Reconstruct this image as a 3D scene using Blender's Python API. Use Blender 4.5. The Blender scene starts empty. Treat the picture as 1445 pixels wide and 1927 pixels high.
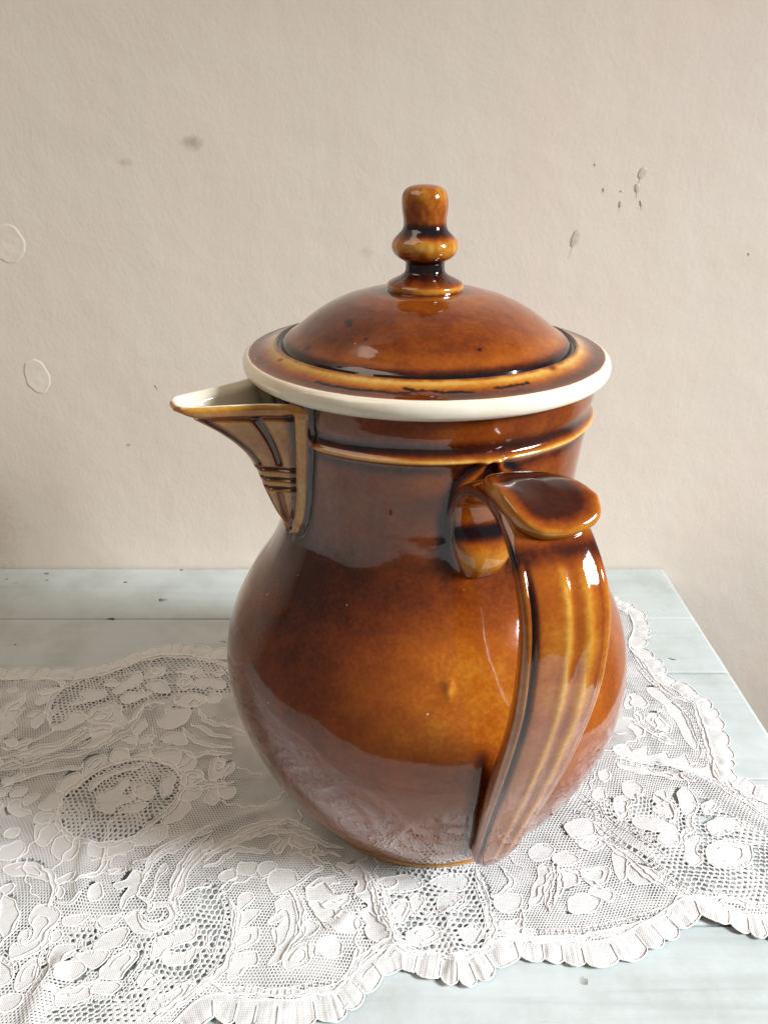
import bpy, math, random
import numpy as np
from mathutils import Vector

random.seed(7)
RNG = np.random.default_rng(11)
S = 0.32                       # metres per drawing unit (the camera stands one unit above the table)
SC = bpy.context.scene
COL = SC.collection
R = math.radians

# ------------------------------------------------------------------ camera, world, lamp, exposure
PITCH = 26.106
cam_d = bpy.data.cameras.new('camera')
cam_d.sensor_fit = 'HORIZONTAL'
cam_d.sensor_width = 36.0
cam_d.lens = 36.0 * 1446.0 / 1445.0
cam_d.clip_start = 0.01
cam_d.clip_end = 100.0
cam = bpy.data.objects.new('camera', cam_d)
COL.objects.link(cam)
cam.location = (0, 0, S)
cam.rotation_euler = (R(90 - PITCH), 0, 0)
SC.camera = cam

world = bpy.data.worlds.new('World')
SC.world = world
world.use_nodes = True
bg = world.node_tree.nodes['Background']
bg.inputs['Color'].default_value = (1.0, 0.87, 0.74, 1)
bg.inputs['Strength'].default_value = 0.13

def area_lamp(name, loc, target, sx, sy, power, color, spread):
    d = bpy.data.lights.new(name, 'AREA')
    d.shape = 'RECTANGLE'
    d.size, d.size_y = sx, sy
    d.energy = power
    d.color = color
    d.spread = R(spread)
    o = bpy.data.objects.new(name, d)
    COL.objects.link(o)
    o.location = loc
    o.rotation_euler = (Vector(target) - Vector(loc)).to_track_quat('-Z', 'Y').to_euler()
    return o
# daylight from a window to the right, a little in front of the pot
area_lamp('window_light', (1.28, -0.16, 0.80), (-0.38, 0.31, -0.29), 0.34, 0.48, 5.25, (0.92, 0.965, 1.0), 62)
# added unseen fill lamp, a broad weak glow from high on the left
area_lamp('fill_light', (-0.80, 0.02, 1.40), (-0.12, 0.36, 0.0), 0.9, 0.9, 5.5, (1.0, 0.85, 0.69), 180)

SC.view_settings.view_transform = 'Standard'
SC.view_settings.look = 'None'
SC.view_settings.exposure = 0.33
SC.view_settings.gamma = 1.0
SC.view_settings.use_curve_mapping = False
SC.cycles.max_bounces = 8

# ------------------------------------------------------------------ helpers
def mesh_obj(name, verts, quads=None, tris=None, mat=None, parent=None, smooth=True, attrs=None):
    verts = np.asarray(verts, np.float32).reshape(-1, 3)
    q = np.zeros((0, 4), np.int32) if quads is None else np.asarray(quads, np.int32).reshape(-1, 4)
    t = np.zeros((0, 3), np.int32) if tris is None else np.asarray(tris, np.int32).reshape(-1, 3)
    me = bpy.data.meshes.new(name)
    me.vertices.add(len(verts))
    me.vertices.foreach_set('co', verts.ravel())
    loops = np.concatenate([q.ravel(), t.ravel()]).astype(np.int32)
    me.loops.add(len(loops))
    me.loops.foreach_set('vertex_index', loops)
    nq, nt = len(q), len(t)
    starts = np.concatenate([np.arange(nq) * 4, nq * 4 + np.arange(nt) * 3]).astype(np.int32)
    me.polygons.add(nq + nt)
    me.polygons.foreach_set('loop_start', starts)
    me.polygons.foreach_set('use_smooth', np.full(nq + nt, smooth, bool))
    me.update(calc_edges=True)
    if attrs:
        for k, v in attrs.items():
            a = me.attributes.new(k, 'FLOAT', 'POINT')
            a.data.foreach_set('value', np.asarray(v, np.float32).ravel())
    me.validate()
    if mat:
        me.materials.append(mat)
    o = bpy.data.objects.new(name, me)
    COL.objects.link(o)
    if parent:
        o.parent = parent
    return o

def empty(name, loc, label, cat):
    o = bpy.data.objects.new(name, None)
    COL.objects.link(o)
    o.location = loc
    o.empty_display_size = 0.02
    o['label'] = label
    o['category'] = cat
    return o

def grid_quads(nu, nv, wrap_u=False):
    """vertex (i,j) at index i*nv+j ; i in nu, j in nv"""
    iu = np.arange(nu if wrap_u else nu - 1)
    jv = np.arange(nv - 1)
    I, J = np.meshgrid(iu, jv, indexing='ij')
    I2 = (I + 1) % nu
    return np.stack([I * nv + J, I2 * nv + J, I2 * nv + J + 1, I * nv + J + 1], -1).reshape(-1, 4)

def hermite(xs, ys, x):
    xs = np.asarray(xs, float); ys = np.asarray(ys, float); x = np.asarray(x, float)
    h = np.diff(xs); d = np.diff(ys) / h
    m = np.zeros(len(xs)); m[0] = d[0]; m[-1] = d[-1]
    for i in range(1, len(xs) - 1):
        m[i] = (d[i-1] * h[i] + d[i] * h[i-1]) / (h[i] + h[i-1])
    i = np.clip(np.searchsorted(xs, x) - 1, 0, len(xs) - 2)
    t = np.clip((x - xs[i]) / h[i], 0, 1)
    return ((2*t**3 - 3*t**2 + 1) * ys[i] + (t**3 - 2*t**2 + t) * h[i] * m[i]
            + (-2*t**3 + 3*t**2) * ys[i+1] + (t**3 - t**2) * h[i] * m[i+1])

def smooth_path(pts, step, closed=False):
    """Catmull-Rom through 2-D/3-D points, resampled about every step"""
    P = np.asarray(pts, float)
    n = len(P)
    if closed:
        Q = np.vstack([P[-1], P, P[0], P[1]]); segs = n
    else:
        Q = np.vstack([2*P[0]-P[1], P, 2*P[-1]-P[-2]]); segs = n - 1
    out = []
    for i in range(segs):
        a, b, c, d = Q[i], Q[i+1], Q[i+2], Q[i+3]
        k = max(3, int(np.linalg.norm(c - b) / step * 2))
        t = np.linspace(0, 1, k, endpoint=False)[:, None]
        out.append(.5 * (2*b + (c-a)*t + (2*a-5*b+4*c-d)*t*t + (3*b-a-3*c+d)*t**3))
    out = np.vstack(out + ([out[0][:1]] if closed else [P[-1:]]))
    L = np.r_[0, np.cumsum(np.linalg.norm(np.diff(out, axis=0), axis=1))]
    m = max(4, int(L[-1] / step))
    s = np.linspace(0, L[-1], m + 1)
    res = np.stack([np.interp(s, L, out[:, k]) for k in range(out.shape[1])], 1)
    return res[:-1] if closed else res

def vnoise(x, y, seed=0):
    """smooth value noise in 2-D, -1..1"""
    r = np.random.default_rng(seed)
    T = r.uniform(-1, 1, (64, 64))
    xi = np.floor(x).astype(int); yi = np.floor(y).astype(int)
    fx = x - xi; fy = y - yi
    fx = fx*fx*(3-2*fx); fy = fy*fy*(3-2*fy)
    g = lambda a, b: T[a % 64, b % 64]
    return ((g(xi, yi)*(1-fx) + g(xi+1, yi)*fx)*(1-fy) + (g(xi, yi+1)*(1-fx) + g(xi+1, yi+1)*fx)*fy)

# ------------------------------------------------------------------ materials
class NT:
    def __init__(self, name):
        self.m = bpy.data.materials.new(name)
        self.m.use_nodes = True
        self.t = self.m.node_tree
        self.t.nodes.clear()
        self.out = self.n('ShaderNodeOutputMaterial')
        self.b = self.n('ShaderNodeBsdfPrincipled')
        self.l(self.b.outputs[0], self.out.inputs[0])
        self.co = self.n('ShaderNodeTexCoord').outputs['Object']
    def n(self, t): return self.t.nodes.new(t)
    def l(self, a, b): self.t.links.new(a, b)
    def put(self, sock, v):
        if isinstance(v, bpy.types.NodeSocket): self.l(v, sock)
        else: sock.default_value = v
    def attr(self, name):
        a = self.n('ShaderNodeAttribute'); a.attribute_name = name
        return a.outputs['Fac']
    def math(self, op, a, b=0.0, c=0.0, clamp=False):
        m = self.n('ShaderNodeMath'); m.operation = op; m.use_clamp = clamp
        self.put(m.inputs[0], a); self.put(m.inputs[1], b)
        if op in ('MULTIPLY_ADD', 'SMOOTH_MIN'): self.put(m.inputs[2], c)
        return m.outputs[0]
    def scale(self, v):
        mp = self.n('ShaderNodeMapping'); mp.inputs['Scale'].default_value = v
        self.l(self.co, mp.inputs['Vector'])
        return mp.outputs[0]
    def noise(self, scale, detail=4, rough=.55, vec=None, dist=0.0):
        k = self.n('ShaderNodeTexNoise')
        k.inputs['Scale'].default_value = scale; k.inputs['Detail'].default_value = detail
        k.inputs['Roughness'].default_value = rough; k.inputs['Distortion'].default_value = dist
        self.l(vec if vec is not None else self.co, k.inputs['Vector'])
        return k.outputs['Fac']
    def ramp(self, fac, stops, interp='LINEAR'):
        r = self.n('ShaderNodeValToRGB'); r.color_ramp.interpolation = interp
        e = r.color_ramp.elements
        while len(e) < len(stops): e.new(.5)
        for el, (p, c) in zip(e, stops):
            el.position = p
            el.color = (*c, 1) if isinstance(c, tuple) else (c, c, c, 1)
        self.put(r.inputs[0], fac)
        return r.outputs[0]
    def mix(self, fac, a, b, mode='MIX'):
        m = self.n('ShaderNodeMix'); m.data_type = 'RGBA'; m.blend_type = mode
        self.put(m.inputs[0], fac)
        self.put(m.inputs[6], (*a, 1) if isinstance(a, tuple) else a)
        self.put(m.inputs[7], (*b, 1) if isinstance(b, tuple) else b)
        return m.outputs[2]
    def bump(self, h, strength, dist, prev=None):
        b = self.n('ShaderNodeBump')
        b.inputs['Strength'].default_value = strength; b.inputs['Distance'].default_value = dist
        self.put(b.inputs['Height'], h)
        if prev is not None: self.l(prev, b.inputs['Normal'])
        return b.outputs[0]
    def set(self, **kw):
        for k, v in kw.items():
            s = self.b.inputs[k.replace('_', ' ')]
            self.put(s, (*v, 1) if isinstance(v, tuple) and len(v) == 3 else v)

def mat_glaze():
    k = NT('honey_brown_glaze')
    g = k.attr('glaze'); cr = k.attr('cream')
    n1 = k.noise(14, 5, .6)                    # cloudy pooling
    n2 = k.noise(95, 5, .62)                   # mottling
    n3 = k.noise(520, 3, .6)
    f = k.math('ADD', g, k.math('MULTIPLY', k.math('SUBTRACT', n1, .5), .34))
    f = k.math('ADD', f, k.math('MULTIPLY', k.math('SUBTRACT', n2, .5), .30))
    f = k.math('ADD', f, k.math('MULTIPLY', k.math('SUBTRACT', n3, .5), .24), clamp=True)
    col = k.ramp(f, [(0.0, (.60, .37, .10)), (.20, (.47, .19, .018)), (.42, (.30, .072, .006)),
                     (.62, (.165, .032, .005)), (.80, (.055, .010, .004)), (1.0, (.007, .004, .006))])
    # dark pin-holes fired into the glaze
    v = k.n('ShaderNodeTexVoronoi'); v.inputs['Scale'].default_value = 70
    k.l(k.co, v.inputs['Vector'])
    pin = k.math('LESS_THAN', v.outputs['Distance'], .045)
    pin = k.math('MULTIPLY', pin, k.math('GREATER_THAN', k.noise(22, 2), .6))
    col = k.mix(pin, col, (.02, .008, .005))
    # fine crazing, and dust caught on the surface
    vc = k.n('ShaderNodeTexVoronoi'); vc.feature = 'DISTANCE_TO_EDGE'; vc.inputs['Scale'].default_value = 34
    wv = k.n('ShaderNodeVectorMath'); wv.operation = 'ADD'; k.l(k.co, wv.inputs[0])
    nn = k.n('ShaderNodeTexNoise'); nn.inputs['Scale'].default_value = 55; nn.inputs['Detail'].default_value = 3; k.l(k.co, nn.inputs['Vector'])
    ns = k.n('ShaderNodeVectorMath'); ns.operation = 'SCALE'; k.l(nn.outputs['Color'], ns.inputs[0]); ns.inputs['Scale'].default_value = .022
    k.l(ns.outputs[0], wv.inputs[1]); k.l(wv.outputs[0], vc.inputs['Vector'])
    craze = k.math('MULTIPLY', k.math('LESS_THAN', vc.outputs['Distance'], .010), k.ramp(k.noise(16, 3), [(.54, 0.0), (.66, .22)]))
    col = k.mix(craze, col, (.05, .014, .006))
    vd = k.n('ShaderNodeTexVoronoi'); vd.inputs['Scale'].default_value = 120
    k.l(k.co, vd.inputs['Vector'])
    dust = k.math('MULTIPLY', k.math('LESS_THAN', vd.outputs['Distance'], .055), k.math('GREATER_THAN', k.noise(75, 2), .62))
    col = k.mix(k.math('MULTIPLY', dust, .75), col, (.62, .50, .38))
    cream = k.ramp(k.noise(60, 4), [(.28, (.70, .60, .44)), (.42, (.80, .72, .575)), (.7, (.86, .80, .67))])
    edge = k.ramp(k.math('ADD', cr, k.math('MULTIPLY', k.math('SUBTRACT', n2, .5), .75)), [(.38, 0.0), (.58, 1.0)])
    col = k.mix(edge, col, cream)
    hgt = k.math('ADD', k.math('MULTIPLY', k.noise(38, 2), 1.0), k.math('MULTIPLY', k.noise(260, 2), .10))
    k.set(Base_Color=col, Roughness=k.ramp(k.noise(30, 4), [(.3, .045), (.75, .11)]), IOR=1.60,
          Normal=k.bump(hgt, .26, .0016), Specular_IOR_Level=.5)
    k.b.inputs['Coat Weight'].default_value = .15
    k.b.inputs['Coat Roughness'].default_value = .03
    return k.m

def mat_wall():
    k = NT('limewashed_plaster')
    base = k.ramp(k.noise(3.2, 4, .5), [(.32, (.76, .655, .555)), (.5, (.79, .705, .61)), (.68, (.82, .685, .59))])
    def rot(ang, sx, sz):
        m0 = k.n('ShaderNodeMapping'); m0.inputs['Rotation'].default_value = (0, R(ang), 0); k.l(k.co, m0.inputs['Vector'])
        m1 = k.n('ShaderNodeMapping'); m1.inputs['Scale'].default_value = (sx, 1, sz); k.l(m0.outputs[0], m1.inputs['Vector'])
        return m1.outputs[0]
    sw = k.ramp(k.noise(5, 2), [(.42, 0.0), (.58, 1.0)])
    stroke = k.mix(sw, k.noise(1.0, 5, .6, rot(-4, 330, 34), .5), k.noise(1.0, 5, .6, rot(24, 330, 40), .5))
    stroke2 = k.noise(1.0, 4, .6, rot(10, 150, 60), .8)
    grit = k.noise(330, 3, .6)
    lump = k.noise(60, 3, .5)
    col = k.mix(.05, base, k.ramp(stroke, [(.3, (.42, .37, .31)), (.7, (.75, .70, .64))]))
    # brown smudge left of the lid and a few specks
    def blob(x, z, sx, sz, a, colr, col):
        s = k.n('ShaderNodeVectorMath'); s.operation = 'SUBTRACT'
        k.l(k.co, s.inputs[0]); s.inputs[1].default_value = (x, 0, z)
        m = k.n('ShaderNodeVectorMath'); m.operation = 'MULTIPLY'
        k.l(s.outputs[0], m.inputs[0]); m.inputs[1].default_value = (1 / sx, 0, 1 / sz)
        ln = k.n('ShaderNodeVectorMath'); ln.operation = 'LENGTH'
        k.l(m.outputs[0], ln.inputs[0])
        d = k.math('ADD', ln.outputs['Value'], k.math('MULTIPLY', k.math('SUBTRACT', k.noise(260, 4), .5), 1.3))
        return k.mix(k.math('MULTIPLY', k.ramp(d, [(.2, 1.0), (1.0, 0.0)]), a), col, colr)
    for b in WALL_STAINS:
        col = blob(*b, col)
    v = k.n('ShaderNodeTexVoronoi'); v.inputs['Scale'].default_value = 38
    k.l(k.co, v.inputs['Vector'])
    sp = k.math('MULTIPLY', k.math('LESS_THAN', v.outputs['Distance'], .035), k.math('GREATER_THAN', k.noise(9, 2), .66))
    col = k.mix(k.math('MULTIPLY', sp, .35), col, (.20, .15, .11))
    h = k.math('ADD', k.math('MULTIPLY', stroke, k.math('MULTIPLY', k.ramp(k.noise(4, 2), [(.35, .2), (.65, 1.0)]), .42)), k.math('MULTIPLY', stroke2, .25))
    h = k.math('ADD', h, k.math('MULTIPLY', grit, .42))
    h = k.math('ADD', h, k.math('MULTIPLY', lump, .6))
    k.set(Base_Color=col, Roughness=.82, Normal=k.bump(h, .58, .0006, k.bump(k.noise(11, 3), .35, .006)), Specular_IOR_Level=.25)
    return k.m

def mat_plain(name, col, rough=.8, nscale=200, var=.15, bump=.3, dist=.0006):
    k = NT(name)
    c2 = tuple(min(1, x * (1 + var)) for x in col); c1 = tuple(x * (1 - var) for x in col)
    k.set(Base_Color=k.ramp(k.noise(nscale, 4), [(.3, c1), (.7, c2)]), Roughness=rough,
          Normal=k.bump(k.noise(nscale * 1.7, 3), bump, dist))
    return k.m

def mat_paint():
    k = NT('chipped_mint_paint')
    grain = k.noise(1.0, 5, .6, k.scale((5, 120, 120)), .3)
    big = k.noise(7, 4, .55)
    base = k.ramp(k.math('ADD', k.math('MULTIPLY', grain, .45), k.math('MULTIPLY', big, .55)),
                  [(.32, (.40, .445, .435)), (.48, (.51, .565, .56)), (.66, (.57, .615, .61))])
    scr = k.noise(1.0, 4, .7, k.scale((26, 420, 420)), 1.2)
    scr = k.math('MULTIPLY', k.ramp(scr, [(.70, 0.0), (.76, 1.0)]), k.ramp(k.noise(9, 3), [(.42, 0.0), (.56, 1.0)]))
    chip = k.n('ShaderNodeTexVoronoi'); chip.inputs['Scale'].default_value = 1.0
    mp = k.scale((40, 78, 60)); wob = k.n('ShaderNodeVectorMath'); wob.operation = 'ADD'
    k.l(mp, wob.inputs[0])
    nz = k.n('ShaderNodeTexNoise'); nz.inputs['Scale'].default_value = 240; k.l(k.co, nz.inputs['Vector'])
    sc = k.n('ShaderNodeVectorMath'); sc.operation = 'SCALE'; k.l(nz.outputs['Color'], sc.inputs[0]); sc.inputs['Scale'].default_value = .28
    k.l(sc.outputs[0], wob.inputs[1]); k.l(wob.outputs[0], chip.inputs['Vector'])
    size = k.math('MULTIPLY', k.math('POWER', k.noise(31, 2), 3.0), .75)
    ch = k.math('LESS_THAN', chip.outputs['Distance'], size)
    ch = k.math('MULTIPLY', ch, k.ramp(k.noise(12, 3), [(.48, 0.0), (.57, 1.0)]))
    worn = k.math('MAXIMUM', ch, k.math('MULTIPLY', scr, .55))
    col = k.mix(worn, base, (.075, .062, .045))
    grime = k.ramp(k.noise(24, 5, .65), [(.46, 0.0), (.78, .5)])
    col = k.mix(grime, col, (.30, .31, .27))
    h = k.math('SUBTRACT', k.math('ADD', k.math('MULTIPLY', grain, .6), k.math('MULTIPLY', k.noise(160, 3), .25)), k.math('MULTIPLY', worn, .8))
    k.set(Base_Color=col, Roughness=k.ramp(big, [(.3, .42), (.7, .58)]), Normal=k.bump(h, .7, .0008), Specular_IOR_Level=.4)
    return k.m

def mat_lace(name, tint, weave=True):
    k = NT(name)
    c = k.ramp(k.noise(55, 4), [(.3, tuple(x * .93 for x in tint)), (.7, tint)])
    w1 = k.n('ShaderNodeTexWave'); w1.bands_direction = 'Y'; w1.inputs['Scale'].default_value = 330
    w1.inputs['Distortion'].default_value = 1.5; w1.inputs['Detail'].default_value = 2
    k.l(k.co, w1.inputs['Vector'])
    w2 = k.n('ShaderNodeTexWave'); w2.bands_direction = 'X'; w2.inputs['Scale'].default_value = 400
    w2.inputs['Distortion'].default_value = 1.5
    k.l(k.co, w2.inputs['Vector'])
    h = k.math('ADD', k.math('MULTIPLY', w1.outputs['Fac'], .6), k.math('MULTIPLY', w2.outputs['Fac'], .4))
    h = k.math('ADD', h, k.math('MULTIPLY', k.noise(900, 3), .8))
    k.set(Base_Color=c, Roughness=.9, Normal=k.bump(h, .35 if weave else .2, .0004), Specular_IOR_Level=.2)
    k.b.inputs['Sheen Weight'].default_value = .15
    return k.m

# ------------------------------------------------------------------ picture-to-table helper (where on the table a thing lies)
F, CX, CY = 1446.0, 722.5, 963.5
CP, SP = math.cos(R(PITCH)), math.sin(R(PITCH))
def on_table(px, z=0.005):
    px = np.asarray(px, float)
    dx = (px[..., 0] - CX) / F; dy = (px[..., 1] - CY) / F
    t = (1 - z) / (SP + dy * CP)
    return np.stack([dx * t, (CP - dy * SP) * t], -1) * S
WALL_Y = 1.711
def on_wall(x, y):
    dx = (x - CX) / F; dy = (y - CY) / F
    t = WALL_Y / (CP - dy * SP)
    return dx * t * S, (1 - (SP + dy * CP) * t) * S

def wst(x, y, sx, sz, a, c):
    X, Z = on_wall(x, y)
    return (X, Z, sx, sz, a, c)
WALL_STAINS = [wst(360, 268, .0085, .0055, .5, (.27, .20, .145)), wst(235, 305, .006, .003, .3, (.35, .27, .2)),
               wst(240, 838, .003, .0016, .5, (.12, .09, .07)), wst(-25, 980, .03, .06, .35, (.45, .34, .2)),
               wst(690, 475, .006, .004, .25, (.36, .3, .24))]

GLAZE = mat_glaze()
WALLM = mat_wall()
PAINT = mat_paint()
LACE = mat_lace('cotton_lace', (.70, .695, .685))
CORD = mat_lace('cotton_cord', (.87, .865, .85), False)
DRIP = mat_plain('dried_drip', (.60, .53, .455), .45, 300, .2, .2)

# ------------------------------------------------------------------ wall (setting)
wy = WALL_Y * S
w = mesh_obj('wall', [(-3, 0, -1.2), (3, 0, -1.2), (3, 0, 2.2), (-3, 0, 2.2)], quads=[(0, 1, 2, 3)], mat=WALLM, smooth=False)
w.location = (0, wy + .001, 0)
w['kind'] = 'structure'

def filler_patch(px, py, rx, rz, seed):
    X, Z = on_wall(px, py)
    nr, na = 12, 40
    r = np.linspace(0, 1.12, nr)[:, None]; a = np.linspace(0, 2*np.pi, na, endpoint=False)[None]
    wob = 1 + .06*np.sin(2*a + seed) + .03*np.sin(5*a + seed*2) + .02*np.sin(9*a)
    x = r*wob*rx*np.cos(a); z = r*wob*rz*np.sin(a)
    hgt = .00016 + .00010*vnoise(x*300 + seed*9, z*300, 3) + .00007*np.exp(-((r - .92)/.07)**2)*np.clip(.4 + .7*np.sin(2*a + seed), 0, 1)
    hgt = np.where(r > 1.05, -.0007, hgt)
    V = np.stack([x, -hgt, z], -1)
    I, J = np.meshgrid(np.arange(nr-1), np.arange(na), indexing='ij'); J2 = (J+1) % na
    Q = np.stack([I*na + J, (I+1)*na + J, (I+1)*na + J2, I*na + J2], -1).reshape(-1, 4)
    o = mesh_obj('filler_patch', V, quads=Q, mat=WALLM, parent=w)
    o.location = (X, -.00015, Z)
filler_patch(14, 459, .0105, .0128, 1.0)
filler_patch(69, 709, .0092, .0118, 4.2)

def drip(px, py, wd, ln, tail, lean):
    X, Z = on_wall(px, py)
    t = np.linspace(0, 1, 15)
    wdt = np.where(t < .55, np.sqrt(np.clip(1 - ((t - .3)/.32)**2, 0, 1)), 0)
    wdt = np.maximum(wdt, tail * (1 - t*.5)); wdt[0] = 0; wdt[-1] = 0
    u = np.linspace(-1, 1, 7)
    V = np.zeros((15, 7, 3))
    V[..., 0] = wdt[:, None]*wd*u + (lean*t*ln)[:, None]
    V[..., 2] = (-t*ln)[:, None]
    V[..., 1] = -.00025*np.sqrt(np.clip(1 - u**2, 0, 1))*np.clip(wdt[:, None]*1.4, 0, 1)
    o = mesh_obj('paint_drip', V, quads=grid_quads(15, 7), mat=DRIP, parent=w)
    o.location = (X, -.0003, Z)
for d in [(1213, 313, .0023, .0125, .12, -.22), (1200, 344, .0015, .0098, .18, .08), (1169, 377, .0009, .0075, .2, -.02),
          (1206, 376, .0006, .0065, .4, .3), (1138, 352, .0008, .0040, .3, -.1), (1121, 306, .0007, .0025, .3, -.1),
          (1088, 431, .0024, .0200, .10, -.22), (1170, 357, .0005, .0018, .3, 0),
          (1411, 475, .0007, .0025, .4, 0), (292, 724, .0006, .0042, .5, .35)]:
    drip(*d)

# ------------------------------------------------------------------ table
tab = empty('painted_table', (0, 0.8*S, -.022), 'pale mint painted wooden table top of chipped planks carrying the lace', 'table')
TX0, TX1 = -1.55*S, .7205*S
def plank(y0, y1, gap):
    nb = 9; rad = .0042
    # section across the length is a rounded box; right end has a rounded nose
    xs = np.r_[np.linspace(TX0, TX1 - rad, 60), TX1 - rad + rad*np.sin(np.linspace(0, np.pi/2, 8))[1:]]
    drop = np.r_[np.zeros(60), rad*(1 - np.cos(np.linspace(0, np.pi/2, 8)))[1:]]
    e = .0011
    ya, yb = y0 + gap/2, y1 - gap/2
    ys = np.r_[ya, ya + e*(1 - np.cos(np.linspace(0, np.pi/2, 5)[1:])), np.linspace(ya, yb, 14)[1:-1], yb - e*(1 - np.cos(np.linspace(np.pi/2, 0, 5)[:-1])), yb]
    zed = np.r_[-e, -e + e*np.sin(np.linspace(0, np.pi/2, 5)[1:]), np.zeros(12), -e + e*np.sin(np.linspace(np.pi/2, 0, 5)[:-1]), -e]
    X, Y = np.meshgrid(xs, ys, indexing='ij')
    Z = zed[None] - drop[:, None] + .00022*vnoise(X*6 + y0*77, Y*40, 5)
    top = np.stack([X, Y + (X - .2)*-.012*(1 if y0 < 1.6*S else 0)*0, Z], -1)
    nx, ny = top.shape[:2]
    V = [top.reshape(-1, 3)]; Q = [grid_quads(nx, ny)]
    # skirt down to the underside
    per = np.r_[np.arange(nx)*ny, (nx-1)*ny + np.arange(1, ny), np.arange(nx-2, -1, -1)*ny + ny-1, np.arange(ny-2, 0, -1)]
    low = top.reshape(-1, 3)[per].copy(); low[:, 2] = -.022
    V.append(low); b = nx*ny; m = len(per)
    k = np.arange(m)
    Q.append(np.stack([per, b + k, b + (k+1) % m, per[(k+1) % m]], -1))
    o = mesh_obj('plank', np.vstack(V), quads=np.vstack(Q), mat=PAINT, parent=tab)
    o.location = (0, -.8*S, .022)
seams = [-.075, .20, .455, .716, .99, 1.283, 1.482, 1.709]
gaps = [.0, .0007, .0007, .0006, .0007, .0018, .0007, 0]
for i in range(len(seams) - 1):
    plank(seams[i]*S + gaps[i]/2, seams[i+1]*S - gaps[i+1]/2, 0.0)

# ------------------------------------------------------------------ coffee pot
AX, AY, SHEAR = .0723, 1.0178, .02356
POT_Z = .0012
pot = empty('coffee_pot', (AX*S, AY*S, POT_Z), 'big glossy brown glazed ceramic coffee pot standing on white lace, cream-lipped spout at left', 'coffee pot')

def potify(x, y, z):
    return np.stack([(x - SHEAR*z)*S, y*S, z*S], -1)

ZS = [0.012, 0.05, 0.1, 0.16, 0.22, 0.28, 0.34, 0.40, 0.45, 0.5, 0.56, 0.62, 0.69]
RS = [0.2146, 0.2402, 0.2685, 0.2931, 0.3083, 0.3111, 0.2974, 0.2661, 0.2314, 0.2111, 0.208, 0.2137, 0.2227]
def body_r(z):
    z = np.asarray(z, float)
    r = hermite(ZS, RS, np.clip(z, .012, .69))
    return r + np.clip(z - .69, 0, 1)*.10
SPOUT_AZ, HANDLE_AZ = R(-154), R(-73)

def seg_dist(P, poly):
    """distance from points (n,2) to polyline"""
    poly = np.asarray(poly, float)
    best = np.full(P.shape[0], 1e9)
    for a, b in zip(poly[:-1], poly[1:]):
        ab = b - a
        t = np.clip(((P - a) @ ab) / (ab @ ab), 0, 1)
        best = np.minimum(best, np.linalg.norm(P - (a + t[:, None]*ab), axis=1))
    return best

def wrap(a): return (a + np.pi) % (2*np.pi) - np.pi

# half-angle of the spout's frame at height z (outer edge), radians
def frame_half(z):
    return np.radians(hermite([.513, .518, .533, .575, .62, .66, .70, .74], [0, 5.0, 9.6, 15.2, 18.8, 21.8, 24, 26], np.clip(z, .513, .74)))

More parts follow.
